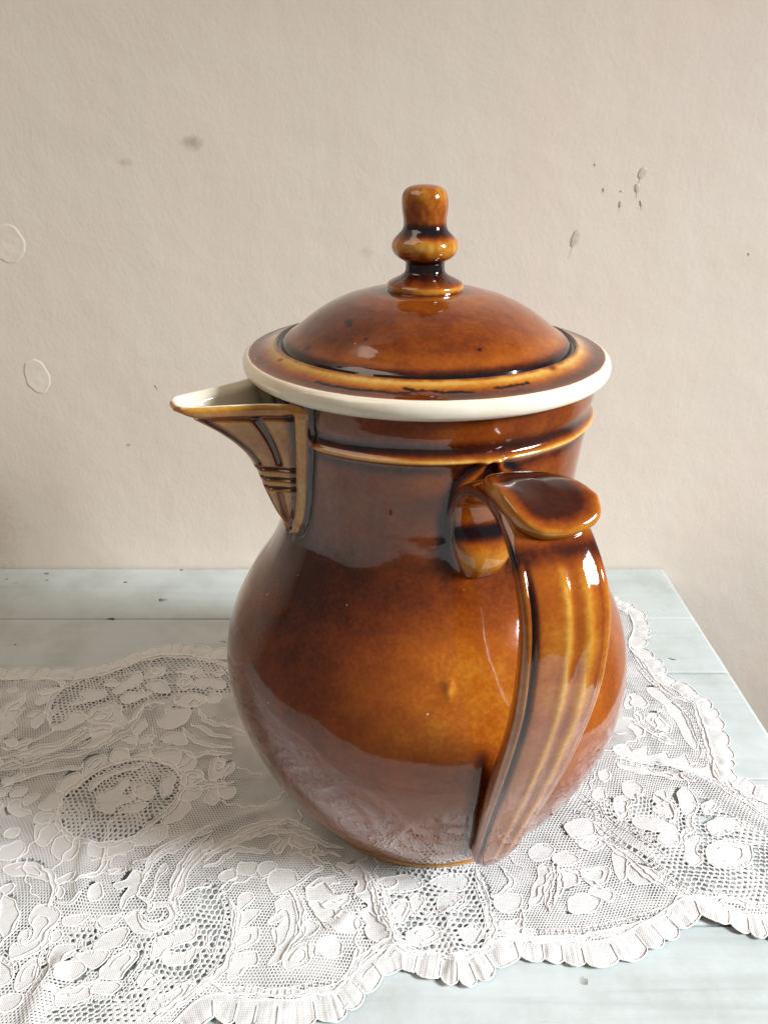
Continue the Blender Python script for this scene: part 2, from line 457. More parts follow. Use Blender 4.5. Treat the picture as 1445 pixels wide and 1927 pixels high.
def build_body():
    z1 = np.linspace(.014, .654, 190)
    z2 = np.linspace(.656, .720, 52)
    zz = np.r_[z1, z2]
    rr = body_r(zz)
    # raised ring under the lid, hollow above it
    ring = np.exp(-((zz - .6675)/.0042)**2)
    groove = np.exp(-((zz - .682)/.0085)**2)
    rr = rr + .0060*ring - .0022*groove
    g = np.full_like(zz, .53)
    g += .05*np.clip((zz - .35)/.2, 0, 1)
    g += .14*np.exp(-((zz - .49)/.05)**2)
    g += .32*np.exp(-((zz - .6805)/.0075)**2) + .20*np.exp(-((zz - .655)/.006)**2) - .62*np.exp(-((zz - .6675)/.0038)**2)
    g += .5*np.exp(-((zz - .016)/.006)**2)
    cr = np.zeros_like(zz)
    # foot below, mouth and inside above
    foot_z = np.array([.0, -.0005, .002, .006, .0095, .0115]); foot_r = np.array([.200, .2085, .2118, .2130, .2125, .2095])
    fg = np.array([.4, .3, .12, .10, .35, 1.0])
    top_z = np.array([.7215, .722, .721, .70, .6, .5, .45]); top_r = np.array([.2255, .221, .213, .209, .193, .19, .2])
    zz = np.r_[foot_z, zz, top_z]; rr = np.r_[foot_r, rr, top_r]
    g = np.r_[fg, g, np.full(len(top_z), .3)]
    cr = np.r_[np.zeros(6), cr, [0.6, 1, 1, 1, 1, 1, 1]]
    n = 640
    th = np.linspace(-np.pi, np.pi, n, endpoint=False)
    Z, TH = np.meshgrid(zz, th, indexing='ij')
    RR = np.repeat(rr[:, None], n, 1); G = np.repeat(g[:, None], n, 1); C = np.repeat(cr[:, None], n, 1)
    outer = (np.arange(len(zz)) >= 6) & (np.arange(len(zz)) < len(zz) - 7)
    # --- around the spout frame: the ring stops, glaze pools along the joint
    ds = wrap(TH - SPOUT_AZ)
    fh = frame_half(Z)
    arc = (np.abs(ds) - fh)*.215
    near = outer[:, None] & (Z > .46)
    pool = np.exp(-((arc - .006)/.008)**2)*(np.clip((Z - .495)/.02, 0, 1))
    G = np.where(near, G + .45*pool, G)
    RR = np.where(near, RR - .0035*np.exp(-((arc - .005)/.006)**2)*np.clip((Z - .50)/.02, 0, 1), RR)
    # ring fades out close to the frame
    k = np.clip(1 - (arc - .002)/.010, 0, 1)*outer[:, None]
    RR -= .0060*np.exp(-((Z - .6675)/.0042)**2)*k
    # --- around the handle root: a raised rib sweeping from the ring down both sides
    dh = wrap(TH - HANDLE_AZ)
    for sgn in (-1, 1):
        rib = np.array([(0.5*sgn*0 + R(1.0)*sgn, .672), (R(-3.2)*-sgn, .655), (R(8.6)*sgn, .635), (R(11.0)*sgn, .592), (R(10.2)*sgn, .545), (R(6.5)*sgn, .512)])
        P = np.stack([dh.ravel()*.212, Z.ravel()], 1)
        sel = (np.abs(P[:, 0]) < .07) & (P[:, 1] > .48) & (P[:, 1] < .70)
        sel &= np.repeat(outer, n)
        d = np.full(P.shape[0], 1.0)
        d[sel] = seg_dist(P[sel], np.stack([rib[:, 0]*.212, rib[:, 1]], 1))
        d = d.reshape(Z.shape)
        fade = np.clip((Z - .51)/.05, 0, 1)*np.clip((.674 - Z)/.010, 0, 1)
        RR += .0052*np.exp(-(d/.0055)**2)*fade
        G += (-.30*np.exp(-(d/.0042)**2) + .34*np.exp(-((d - .010)/.006)**2))*fade
    G += .30*np.exp(-((np.abs(dh)*.212 - .046)/.012)**2)*outer[:, None]*np.exp(-((Z - .56)/.05)**2)
    # --- lower attachment of the handle: glaze pooled in two creases
    for sgn in (-1, 1):
        cre = np.array([(R(6.2)*sgn, .31), (R(8.6)*sgn, .22), (R(8.2)*sgn, .15), (R(7.4)*sgn, .09)])
        P = np.stack([dh.ravel()*.29, Z.ravel()], 1)
        sel = (np.abs(P[:, 0]) < .09) & (P[:, 1] > .04) & (P[:, 1] < .36) & np.repeat(outer, n)
        d = np.full(P.shape[0], 1.0)
        d[sel] = seg_dist(P[sel], np.stack([cre[:, 0]*.29, cre[:, 1]], 1))
        d = d.reshape(Z.shape)
        RR += .0035*np.exp(-(d/.006)**2)
        G += .30*np.exp(-(d/.009)**2)
    # light painted into the glaze: golden lit belly front, darker shaded left side
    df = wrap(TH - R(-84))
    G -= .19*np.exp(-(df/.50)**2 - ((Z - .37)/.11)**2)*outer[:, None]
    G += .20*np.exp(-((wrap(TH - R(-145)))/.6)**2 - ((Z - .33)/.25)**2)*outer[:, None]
    # lump and a run in the glaze
    for az, z0, sz, sa, h in [(-86.5, .392, .010, .006, .0045), (-87.2, .398, .004, .012, .002), (-104, .592, .006, .003, .002)]:
        RR += h*np.exp(-((wrap(TH - R(az))*.28)/sa)**2 - ((Z - z0)/sz)**2)
    G -= .25*np.exp(-((wrap(TH - R(-86.5))*.28)/.006)**2 - ((Z - .388)/.007)**2)
    RR += outer[:, None]*.0009*(vnoise(TH*4 + 20, Z*16, 8))
    V = potify(RR*np.cos(TH), RR*np.sin(TH), Z)
    nz = len(zz)
    I, J = np.meshgrid(np.arange(nz - 1), np.arange(n), indexing='ij')
    J2 = (J + 1) % n
    Q = np.stack([I*n + J, I*n + J2, (I+1)*n + J2, (I+1)*n + J], -1)
    # opening behind the spout
    zc = Z[:-1]; dc = np.abs(wrap(TH[:-1] - SPOUT_AZ))
    keep = ~((zc > .60) & (dc < frame_half(zc) - R(9)) & (np.arange(nz-1)[:, None] >= 6))
    # floor of the pot
    V = np.vstack([V.reshape(-1, 3), potify(np.array([0.]), np.array([0.]), np.array([.004]))])
    ci = len(V) - 1
    T = np.stack([np.full(n, ci), (np.arange(n)+1) % n, np.arange(n)], -1)
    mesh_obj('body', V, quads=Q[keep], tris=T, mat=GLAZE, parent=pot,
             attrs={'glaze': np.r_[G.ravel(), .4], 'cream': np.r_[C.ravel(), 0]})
build_body()

# --- spout: frame on the body, fluted beak, cream lip and inside
def build_spout():
    nz = 220
    zt = .7140
    zz = np.r_[np.linspace(.5145, zt - .006, nz)]
    q = np.linspace(-1, 1, 321)                       # across: -1 far frame edge .. 0 keel .. 1 near frame edge
    keel = lambda z: hermite([.498, .5236, .5447, .5782, .61, .6464, .676, .6973, .7115, .716],
                             [.2105, .2140, .2240, .2365, .2455, .2660, .296, .3255, .3445, .346], z)
    shape = lambda s: hermite([0, .22, .42, .52, .62, .76, 1.0], [1, .985, .88, .70, .50, .26, 0], np.abs(s))
    Z, Q = np.meshgrid(zz, q, indexing='ij')
    fh = frame_half(Z); rb = body_r(Z)
    inner = .73                                       # |q| beyond this is the flat frame
    aq = np.abs(Q)
    win = np.sin(np.maximum(fh - R(6.0), R(.6)*0 + fh*.45))*rb   # half width of the beak at its root
    s = np.clip(aq/inner, 0, 1)
    sgn = np.sign(Q)
    rho_root = rb*np.cos(np.maximum(fh - R(6.0), fh*.45)) + .004
    rho_b = rho_root + np.maximum(keel(Z) - rho_root, .002)*shape(s)
    tan_b = sgn*s*win
    # frame strip
    tfr = np.clip((aq - inner)/(1 - inner), 0, 1)
    a_in = np.maximum(fh - R(6.0), fh*.45)
    ang = a_in + (fh - a_in)*tfr
    fr_h = .0044*(.5 + .5*np.cos(np.clip((tfr - .45)/.55, 0, 1)*np.pi)) - .003*np.clip((tfr - .93)/.07, 0, 1) + .0004
    fr_r = rb + fr_h
    infr = aq > inner
    RHO = np.where(infr, fr_r*np.cos(ang), rho_b)
    TAN = np.where(infr, sgn*fr_r*np.sin(ang), tan_b)
    BR, BT = RHO.copy(), TAN.copy()
    # --- relief: flutes fanning from a waist of two bands
    g = np.full(Z.shape, .10)
    dep = np.zeros(Z.shape)
    def groove(d, wd, depth, dark):
        nonlocal g, dep
        e = np.exp(-(d/wd)**2)
        dep = dep - depth*e; g = g + dark*e
    up = np.clip((Z - .622)/.004, 0, 1)*np.clip((.697 - Z)/.004, 0, 1)
    for sv in (.40, .70):                              # upper fan grooves
        e = np.exp(-(((s - sv)*win)/.0028)**2)*up*(~infr)
        dep -= .0046*e; g += .80*e
    lowp = np.clip((.586 - Z)/.004, 0, 1)
    for sv in (.22, .60):
        e = np.exp(-(((s - sv)*win)/.0026)**2)*lowp*(~infr)
        dep -= .0032*e; g += .50*e
    for zv in (.6195, .6040, .5895):
        e = np.exp(-((Z - zv)/.0026)**2)*(~infr)*(s > .03)
        dep -= .0040*e; g += .75*e
    e = np.exp(-((Z - .6965)/.0030)**2)*(~infr)        # under the lip
    dep -= .0028*e; g += .60*e
    # groove between beak and frame
    d = (s - 1)*win
    e = np.where(infr, np.exp(-((tfr)*.026/.0040)**2), np.exp(-(d/.0042)**2))*np.clip((.703 - Z)/.004, 0, 1)
    dep -= .0040*e; g += .75*e
    # flute centres are hollow and a touch browner, edges amber
    fl = np.cos((s/.30)*2*np.pi)
    g += .22*np.exp(-((s - .55)/.07)**2)*up*np.exp(-((Z - .66)/.018)**2) + .20*np.exp(-((s - .85)/.06)**2)*up*np.exp(-((Z - .66)/.018)**2)
    g += .16*(s < .2)*np.clip((.69 - Z)/.05, 0, 1)     # keel
    g = np.where(infr, .12 + .70*np.clip((tfr - .80)/.2, 0, 1)**1.5 + .45*e + .16*np.clip((.62 - Z)/.1, 0, 1)*0, g)
    g = np.where(Z > .700, .14 + .14*np.abs(s), g)
    # normals in plan to push relief
    dR = np.gradient(RHO, axis=1); dT = np.gradient(TAN, axis=1)
    L = np.hypot(dR, dT) + 1e-9
    nr, nt = dT/L, -dR/L
    flip = np.where(nr*np.sign(1) < 0, -1, 1)
    RHO = RHO + dep*nr*flip; TAN = TAN + dep*nt*flip
    # --- lip: rounded, then the cream inside going down
    rows_r, rows_t, rows_z, rows_g, rows_c = [RHO], [TAN], [Z], [g], [np.zeros(Z.shape)]
    r0, t0 = RHO[-1], TAN[-1]
    dr = np.gradient(r0); dt = np.gradient(t0); l = np.hypot(dr, dt) + 1e-9
    n_r, n_t = dt/l, -dr/l
    sg = np.where(n_r < 0, -1, 1); n_r, n_t = n_r*sg, n_t*sg
    for off, z, gg, cc in [(-.0008, zt - .0028, .15, .0), (-.0024, zt - .0008, .12, .45), (-.0045, zt, .1, .9), (-.0072, zt - .0008, .1, 1), (-.0092, zt - .0030, .1, 1)]:
        rows_r.append((r0 + off*n_r)[None]); rows_t.append((t0 + off*n_t)[None])
        rows_z.append(np.full((1, len(q)), z)); rows_g.append(np.full((1, len(q)), gg)); rows_c.append(np.full((1, len(q)), cc))
    # the hollow of the spout: every level lies inside the outer wall of that level
    for z in (.703, .697, .690, .682, .674, .665, .655, .645, .635, .625, .615):
        i = int(np.argmin(np.abs(zz - z)))
        br, bt = BR[i], BT[i]
        d_r = np.gradient(br); d_t = np.gradient(bt); l = np.hypot(d_r, d_t) + 1e-9
        m_r, m_t = d_t/l, -d_r/l
        sg = np.where(m_r < 0, -1, 1)
        rows_r.append((br - .0105*np.abs(m_r) - .022*np.clip((np.abs(q) - .68)/.10, 0, 1))[None]); rows_t.append((bt*.90 - .0088*m_t*sg*np.clip(np.abs(bt)/.012, 0, 1))[None])
        rows_z.append(np.full((1, len(q)), z + .006)); rows_g.append(np.full((1, len(q)), .2)); rows_c.append(np.ones((1, len(q))))
    RHO, TAN, Z, g, c = [np.vstack(v) for v in (rows_r, rows_t, rows_z, rows_g, rows_c)]
    ca, sa = math.cos(SPOUT_AZ), math.sin(SPOUT_AZ)
    x = RHO*ca - TAN*sa; y = RHO*sa + TAN*ca
    V = potify(x, y, Z)
    o = mesh_obj('spout', V, quads=grid_quads(*Z.shape), mat=GLAZE, parent=pot, attrs={'glaze': g, 'cream': c})
    o['label'] = 'fluted amber spout with cream inside and raised frame'
build_spout()

# --- handle: a ribbed strap from the neck over to the belly
E_R = np.array([math.cos(HANDLE_AZ), math.sin(HANDLE_AZ)]); E_B = np.array([-math.sin(HANDLE_AZ), math.cos(HANDLE_AZ)])
def build_handle():
    path = smooth_path([(.205, .508), (.206, .545), (.209, .585), (.219, .618), (.244, .643), (.282, .656), (.324, .654), (.357, .638),
                        (.385, .609), (.401, .575), (.404, .525), (.395, .455), (.364, .35), (.317, .22), (.286, .132), (.2715, .094), (.2620, .074)], .0035)
    n = len(path)
    T = np.gradient(path, axis=0); T /= np.linalg.norm(T, axis=1)[:, None]
    N = np.stack([-T[:, 1], T[:, 0]], 1)              # left of travel: outer side of the arch
    s = np.linspace(0, 1, n)
    wid = hermite([0, .04, .12, .25, .40, .55, .75, .9, .97, 1], [.022, .038, .043, .044, .048, .0475, .044, .036, .030, .017], s)
    thk = hermite([0, .02, .05, .085, .12, .25, .4, .6, .8, 1], [.010, .024, .028, .011, .010, .015, .019, .019, .018, .013], s)
    s0 = s[np.argmin(np.hypot(path[:, 0] - .374, path[:, 1] - .626))]
    u = np.linspace(-1, 1, 61)
    face = .60*np.sqrt(np.clip(1 - (np.abs(u)*.99)**3.2, 0, 1))
    ribs = .07*np.exp(-((u + .08)/.13)**2) + .07*np.exp(-((u - .40)/.13)**2)
    gro = -.20*np.exp(-((u + .80)/.055)**2) - .07*np.exp(-((u - .84)/.05)**2)
    outer = face + .35
    g_out = .40 - .26*np.exp(-((u + .08)/.09)**2) - .22*np.exp(-((u - .40)/.12)**2) + .60*np.exp(-((u + .80)/.06)**2) + .16*np.exp(-((u - .74)/.07)**2) \
            - .12*np.exp(-((np.abs(u) - .93)/.05)**2) + .10*np.exp(-((u - .15)/.12)**2)
    uin = np.linspace(1, -1, 41)
    inn = -.95*np.sqrt(np.clip(1 - (np.abs(uin)*.985)**2.6, 0, 1))
    rows_x, rows_y, rows_z, G = [], [], [], []
    for i in range(n):
        act = np.clip((s[i] - s0)/.04, 0, 1)*np.clip((1.0 - s[i])/.05, 0, 1)
        wob = .06*math.sin(s[i]*37) + .05*math.sin(s[i]*71)
        uu = np.r_[u, uin[1:-1]]
        v = np.r_[outer + (ribs*(1 - .35*np.clip((s[i]-.7)/.3, 0, 1)) + gro)*act + np.where(u < -.86, .10, 0)*act, inn[1:-1] + .1]
        v = v*thk[i]
        b = uu*wid[i]
        rho = path[i, 0] + N[i, 0]*v; z = path[i, 1] + N[i, 1]*v
        rows_x.append(rho*E_R[0] + b*E_B[0]); rows_y.append(rho*E_R[1] + b*E_B[1]); rows_z.append(z)
        gg = np.r_[.42 + (g_out - .42)*act, np.full(39, .5)]
        gg = gg + .34*np.exp(-((np.abs(uu) - .97)/.04)**2)*(1-act) + .42*np.exp(-((s[i] - s0)/.014)**2) + wob*.3
        # amber bulb at the foot of the root, dark band above it
        gg[61:] += -.27*np.exp(-((s[i] - .032)/.024)**2) + .70*np.exp(-((s[i] - .078)/.012)**2)
        gg += .10*np.clip((s[i] - .75)/.25, 0, 1)
        G.append(gg)
    m = len(rows_x[0])
    V = potify(np.array(rows_x), np.array(rows_y), np.array(rows_z)).reshape(-1, 3)
    I, J = np.meshgrid(np.arange(n-1), np.arange(m), indexing='ij'); J2 = (J+1) % m
    Q = np.stack([I*m + J, (I+1)*m + J, (I+1)*m + J2, I*m + J2], -1).reshape(-1, 4)
    # end caps
    G = np.array(G).ravel()
    V = np.vstack([V, V[:m].mean(0), V[-m:].mean(0) + potify(*[np.array([x]) for x in (-.002*E_R[0], -.002*E_R[1], -.006)])[0]])
    c0, c1 = len(V) - 2, len(V) - 1
    k = np.arange(m)
    T3 = np.vstack([np.stack([np.full(m, c0), k, (k+1) % m], -1), np.stack([np.full(m, c1), (n-1)*m + (k+1) % m, (n-1)*m + k], -1)])
    h = mesh_obj('handle', V, quads=Q, tris=T3, mat=GLAZE, parent=pot, attrs={'glaze': np.r_[G, .4, .4], 'cream': np.zeros(len(V))})
    h['label'] = 'ribbed strap handle of the pot'
    # --- thumb rest: a dished leaf with a beak, lying over the top of the arch
    arc = path[int(.10*n):int(.60*n)]
    L = np.r_[0, np.cumsum(np.linalg.norm(np.diff(arc, axis=0), axis=1))]
    mid = L[np.argmin(np.hypot(arc[:, 0] - .334, arc[:, 1] - .652))]
    nphi, nr = 96, 26
    phi = np.linspace(0, 2*np.pi, nphi, endpoint=False)
    # outline: b across (+ right), a along the strap (+ towards the front)
    deg = np.radians([0, 30, 60, 90, 120, 150, 180, 210, 240, 270, 300, 330, 360])
    ob = hermite(deg, [.057, .050, .030, .004, -.020, -.037, -.044, -.041, -.027, .000, .027, .048, .057], phi)
    oa = hermite(deg, [.010, .027, .036, .039, .035, .020, -.010, -.038, -.056, -.060, -.047, -.018, .010], phi)
    rr = np.r_[np.linspace(0, .88, 16), .925, .962, .99, 1.008, 1.015, 1.005, .97, .9, .7, .4]
    hh = np.r_[.0272 - .0018*np.cos(np.linspace(0, .88, 16)/.88*np.pi)*1.0, .0286, .0274, .0252, .0220, .0185, .0145, .0105, .006, .003, .0]
    gl = np.r_[np.full(11, .86), np.linspace(.8, .45, 5), .36, .30, .27, .28, .34, .45, .7, .9, 1, 1]
    b = rr[:, None]*ob[None]; a = rr[:, None]*oa[None]
    H = np.repeat(hh[:, None], nphi, 1)
    beak = np.exp(-(wrap(phi)/.45)**2)[None]*np.clip(rr[:, None] - .5, 0, 1)
    H = H + .002 + .002*beak
    # the back melts into the arch
    back = np.clip(-np.sin(phi), 0, 1)[None]*np.clip((rr[:, None] - .3)/.7, 0, 1)
    H = H - .013*back
    l = np.clip(mid + a, 0, L[-1])
    px = np.interp(l, L, arc[:, 0]); pz = np.interp(l, L, arc[:, 1])
    tx = np.interp(l, L, np.gradient(arc[:, 0], L)); tz = np.interp(l, L, np.gradient(arc[:, 1], L))
    tl = np.hypot(tx, tz); tx, tz = tx/tl, tz/tl
    # soften the curvature: the rest is flatter than the arch it lies on
    rho = px - tz*H; z = pz + tx*H
    x = rho*E_R[0] + b*E_B[0]; y = rho*E_R[1] + b*E_B[1]
    V = potify(x, y, z)
    nn = len(rr)
    I, J = np.meshgrid(np.arange(nn-1), np.arange(nphi), indexing='ij'); J2 = (J+1) % nphi
    Q = np.stack([I*nphi + J, (I+1)*nphi + J, (I+1)*nphi + J2, I*nphi + J2], -1).reshape(-1, 4)
    Gt = np.repeat(gl[:, None], nphi, 1) + .25*back
    Gt = Gt - .10*np.exp(-((b - .01)/.02)**2 - ((a - .01)/.012)**2)*0
    t = mesh_obj('thumb_rest', V, quads=Q, mat=GLAZE, parent=h, attrs={'glaze': Gt, 'cream': np.zeros(Gt.shape)})
build_handle()

# ------------------------------------------------------------------ lid
lid = empty('pot_lid', ((AX - SHEAR*.72)*S, AY*S, POT_Z + .722*S), 'domed brown glazed lid with cream rim and turned knob, resting on the coffee pot', 'lid')
LZ = .722
def lathe(name, r, z, g, c, parent, n=512, fn=None):
    th = np.linspace(-np.pi, np.pi, n, endpoint=False)
    Z, TH = np.meshgrid(np.asarray(z, float), th, indexing='ij')
    RR = np.repeat(np.asarray(r, float)[:, None], n, 1); G = np.repeat(np.asarray(g, float)[:, None], n, 1)
    C = np.repeat(np.asarray(c, float)[:, None], n, 1)
    if fn: RR, Z, G, C = fn(RR, Z, TH, G, C)
    V = np.stack([(RR*np.cos(TH) - SHEAR*(Z - LZ))*S, RR*np.sin(TH)*S, (Z - LZ)*S], -1)
    nz = len(z)
    I, J = np.meshgrid(np.arange(nz-1), np.arange(n), indexing='ij'); J2 = (J+1) % n
    Q = np.stack([I*n + J, I*n + J2, (I+1)*n + J2, (I+1)*n + J], -1).reshape(-1, 4)
    return mesh_obj(name, V, quads=Q, mat=GLAZE, parent=parent, attrs={'glaze': G, 'cream': C})

def build_lid():
    # cream rim: underside, rounded edge
    zr = [.714, .7165, .7178, .7186, .7198, .7228, .7270, .7322, .7372, .7407, .7427, .7434]
    rr = [.0005, .205, .214, .226, .2335, .2385, .2412, .2418, .2408, .2386, .2360, .2340]
    lathe('rim', rr, zr, np.full(12, .25), np.r_[np.full(11, 1.0), .62], lid)
    # flange and dome
    t = np.linspace(0, 1, 40)
    fr = .2340 - (.2340 - .1965)*t
    fz = .7434 + .0125*t - .003*np.sin(t*np.pi)
    fg = hermite([0, .06, .25, .5, .72, .9, 1], [.30, .55, .74, .56, .22, .10, .55], t)
    fc = np.where(t < .05, .55, 0)
    gr = np.array([.1945, .1930, .1910, .1892, .1880]); gz = np.array([.7525, .7500, .7495, .7510, .7560]); gg = np.array([1.0, 1.0, 1.0, 1.0, 1.0])
    u = np.linspace(0, 1, 70)[1:]
    dr = hermite([0, .1, .25, .5, .75, 1], [.1880, .1805, .163, .125, .085, .048], u)
    dz = np.interp(dr[::-1], [0.048, .075, .1035, .125, .1386, .155, .1731, .183, .1880], [.8190, .8160, .8085, .7995, .7920, .7810, .7665, .7605, .7560])[::-1]
    k = np.hanning(9); k /= k.sum()
    dzs = np.convolve(np.pad(dz, 4, mode='edge'), k, 'valid'); dzs[:2] = dz[:2]
    dg = hermite([0, .05, .12, .3, .6, .9, 1], [1.0, .82, .54, .60, .64, .62, .92], u)
    def fn(RR, Z, TH, G, C):
        # old firing cracks on the flange and a chip on the dome
        P = np.stack([TH.ravel(), RR.ravel()*4], 1)
        for pl in ([(R(-127), .2165), (R(-122), .219), (R(-118), .2175), (R(-112), .2195), (R(-106), .2165), (R(-101), .2185), (R(-97), .2165)], [(R(-99), .209), (R(-95), .2125), (R(-91), .2115), (R(-87), .2155), (R(-83), .2145), (R(-79), .2165)], [(R(-72), .212), (R(-69), .2133), (R(-66), .2125), (R(-60), .2115)]):
            q = np.array([(a, r*4) for a, r in pl])
            d = seg_dist(P, q).reshape(RR.shape)
            d = d + .006*vnoise(TH*60, RR*300, 14)
            G = G + .75*np.exp(-(d/.008)**2)
            Z = Z - .0005*np.exp(-(d/.012)**2)
        for a, r, s in [(-137, .132, .0032), (-134, .136, .002), (-147, .175, .003), (-45, .20, .004), (-152, .205, .003), (-120, .15, .0016), (-70, .16, .0014)]:
            d = np.hypot(wrap(TH - R(a))*r*.6, RR - r)
            G = G + .5*np.exp(-(d/s)**2)
        G = G + .035*vnoise(TH*9, RR*120, 4)
        G = G + .12*vnoise(TH*26, RR*60, 6)*(RR > .189)*(RR < .2)
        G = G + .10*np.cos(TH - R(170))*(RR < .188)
        return RR, Z, G, C
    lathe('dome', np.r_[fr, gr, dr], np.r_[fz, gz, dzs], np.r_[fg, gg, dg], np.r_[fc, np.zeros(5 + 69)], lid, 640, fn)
    # knob
    z = [.8145, .8185, .8215, .8245, .8275, .8300, .8325, .8350, .8385, .8420, .8460, .8495, .8520, .8545, .8580, .8620, .8670, .8715, .8760, .8800, .8840, .8875, .8905, .8935, .8970, .9010, .9060, .9120, .9180, .9235, .9290, .9335, .9370, .9400, .9420, .9431, .9434]
    r = [.0520, .0500, .0492, .0490, .0470, .0430, .0380, .0325, .0275, .0252, .0247, .0248, .0255, .0285, .0345, .0385, .0412, .0420, .0412, .0390, .0355, .0320, .0292, .0276, .0268, .0268, .0272, .0280, .0286, .0287, .0282, .0268, .0245, .0205, .0150, .0080, .0005]
    g = [.9, .75, .30, .22, .55, .66, .74, .82, .92, 1.0, 1.0, 1.0, 1.0, .85, .55, .38, .26, .20, .24, .36, .66, .92, 1.0, .98, .82, .52, .46, .44, .42, .38, .34, .32, .30, .34, .42, .46, .46]
    def fk(RR, Z, TH, G, C):
        return RR + .0004*vnoise(TH*5, Z*90, 3), Z, G + .10*vnoise(TH*7, Z*160, 9), C
    # refine the knob's profile
    s = np.arange(len(z)); sf = np.linspace(0, len(z)-1, 140)
    lathe('knob', hermite(s, r, sf), hermite(s, z, sf), hermite(s, g, sf), np.zeros(140), lid, 160, fk)
build_lid()

# ------------------------------------------------------------------ lace runner
A = lambda *p: np.array([(x/3.284, 1200 + y/3.284) for x, y in p])           # left back
B = lambda *p: np.array([(x/3.6125, 1540 + y/3.6125) for x, y in p])         # left front
Cc = lambda *p: np.array([(380 + x/3.6125, 1540 + y/3.6125) for x, y in p])  # centre front
D = lambda *p: np.array([(660 + x/1.841, 1500 + y/1.841) for x, y in p])     # right front
Ee = lambda *p: np.array([(1000 + x/3.247, 1380 + y/3.247) for x, y in p])   # right
G2 = lambda *p: np.array([(1050 + x/3.658, 1040 + y/3.658) for x, y in p])   # right back
PETAL, SOLID, OPEN, LINE, HOLES = [], [], [], [], []
def pe(f, *polys):
    for p in polys: PETAL.append(f(*p))
def so(f, *polys):
    for p in polys: SOLID.append(f(*p))
def op(f, *polys):
    for p in polys: OPEN.append(f(*p))
def li(f, *polys):
    for p in polys: LINE.append(f(*p))
def ho(f, *polys):
    for p in polys: HOLES.append(f(*p))

# outer edge of the cloth, walked from the left end along the back, round the right, back along the front
OUT = np.vstack([
    np.array([(-260, 1275), (-200, 1262), (-140, 1268), (-80, 1256), (-40, 1264)]),
    A((0, 205), (100, 200), (140, 205), (210, 195), (300, 210), (380, 197), (470, 210), (560, 195), (640, 180), (740, 150), (850, 95), (960, 70), (1080, 55), (1200, 60), (1320, 75), (1445, 80)),
    np.array([(520, 1228), (600, 1215), (700, 1205), (800, 1180), (900, 1160), (1000, 1140), (1080, 1122), (1130, 1120)]),
    G2((410, 330), (490, 350), (510, 392), (560, 390), (595, 450), (622, 540), (590, 620), (575, 650), (620, 700), (690, 750), (740, 830), (755, 880), (830, 880), (890, 930), (960, 980), (1040, 1040), (1090, 1120), (1130, 1220), (1160, 1320), (1190, 1400), (1200, 1500), (1160, 1540), (1250, 1545), (1330, 1590), (1445, 1640)),
    np.array([(1490, 1505), (1530, 1545), (1535, 1590), (1565, 1640), (1540, 1690), (1535, 1740), (1490, 1765)]),
    D((1445, 475), (1410, 485), (1350, 460), (1310, 440), (1250, 430), (1210, 400), (1190, 430), (1140, 450), (1110, 490), (1060, 500), (1000, 545), (950, 555), (910, 580), (870, 565), (820, 590), (770, 562), (740, 580), (700, 560), (650, 565), (590, 550), (540, 560), (500, 600), (460, 620), (410, 655), (365, 622), (320, 650), (290, 602), (240, 625), (190, 600), (175, 562), (150, 610), (95, 622), (70, 680), (20, 702), (-6, 735)),
    Cc((980, 1370), (910, 1315), (850, 1375), (770, 1352), (700, 1410), (600, 1420), (480, 1405), (380, 1390), (300, 1420), (200, 1395), (180, 1352), (110, 1375), (55, 1335), (0, 1370), (-60, 1480)),
    np.array([(300, 1990), (240, 1975), (160, 2010), (80, 2000), (0, 2020), (-80, 2000), (-160, 2020), (-260, 1990), (-300, 1800), (-300, 1600), (-280, 1400)])])

# ---- left back
op(A, [(300, 500), (330, 380), (430, 290), (560, 230), (760, 190), (950, 130), (1130, 120), (1330, 150), (1445, 220), (1445, 330), (1260, 340), (1100, 345), (1010, 390), (900, 400), (760, 450), (680, 400), (560, 440), (500, 460), (420, 520), (340, 530)])
li(A, [(310, 540), (285, 440), (335, 350), (450, 275), (600, 225), (760, 180), (900, 130), (1100, 112), (1300, 130), (1445, 180)],
   [(0, 262), (110, 247), (230, 244), (345, 268), (385, 300), (360, 340)],
   [(0, 750), (130, 710), (240, 670), (350, 650), (430, 610), (500, 560), (545, 555)], [(0, 800), (150, 750), (300, 720), (400, 680), (480, 620), (540, 575)],
   [(0, 835), (100, 800), (220, 780), (330, 740), (450, 720), (560, 690), (700, 600), (800, 540), (870, 450), (890, 420)],
   [(0, 930), (100, 895), (230, 860), (330, 840), (420, 825), (500, 825), (520, 780)], [(850, 595), (845, 660), (820, 690)],
   [(1130, 560), (1160, 620), (1240, 670), (1340, 690), (1445, 692)], [(1230, 440), (1260, 490), (1330, 530), (1445, 552)],
   [(1180, 540), (1250, 580), (1330, 620), (1445, 632)], [(1140, 935), (1250, 925), (1445, 905)], [(560, 495), (600, 455), (665, 470), (640, 505), (590, 500)],
   [(1165, 410), (1190, 385), (1230, 388), (1225, 405)], [(790, 540), (840, 500), (890, 430), (960, 410), (1030, 410)], [(640, 690), (720, 640), (790, 600)],
   [(0, 690), (60, 700), (180, 660), (300, 600), (330, 570)], [(1120, 690), (1200, 720), (1330, 710), (1445, 730)])
ho(A, [(1160, 585), (1240, 645), (1340, 668), (1445, 668)], [(1260, 455), (1330, 500), (1445, 525)], [(60, 785), (180, 745), (300, 700)], [(0, 275), (110, 262), (220, 262), (320, 285)],
   [(330, 470), (350, 380), (440, 305), (590, 245), (750, 205)])
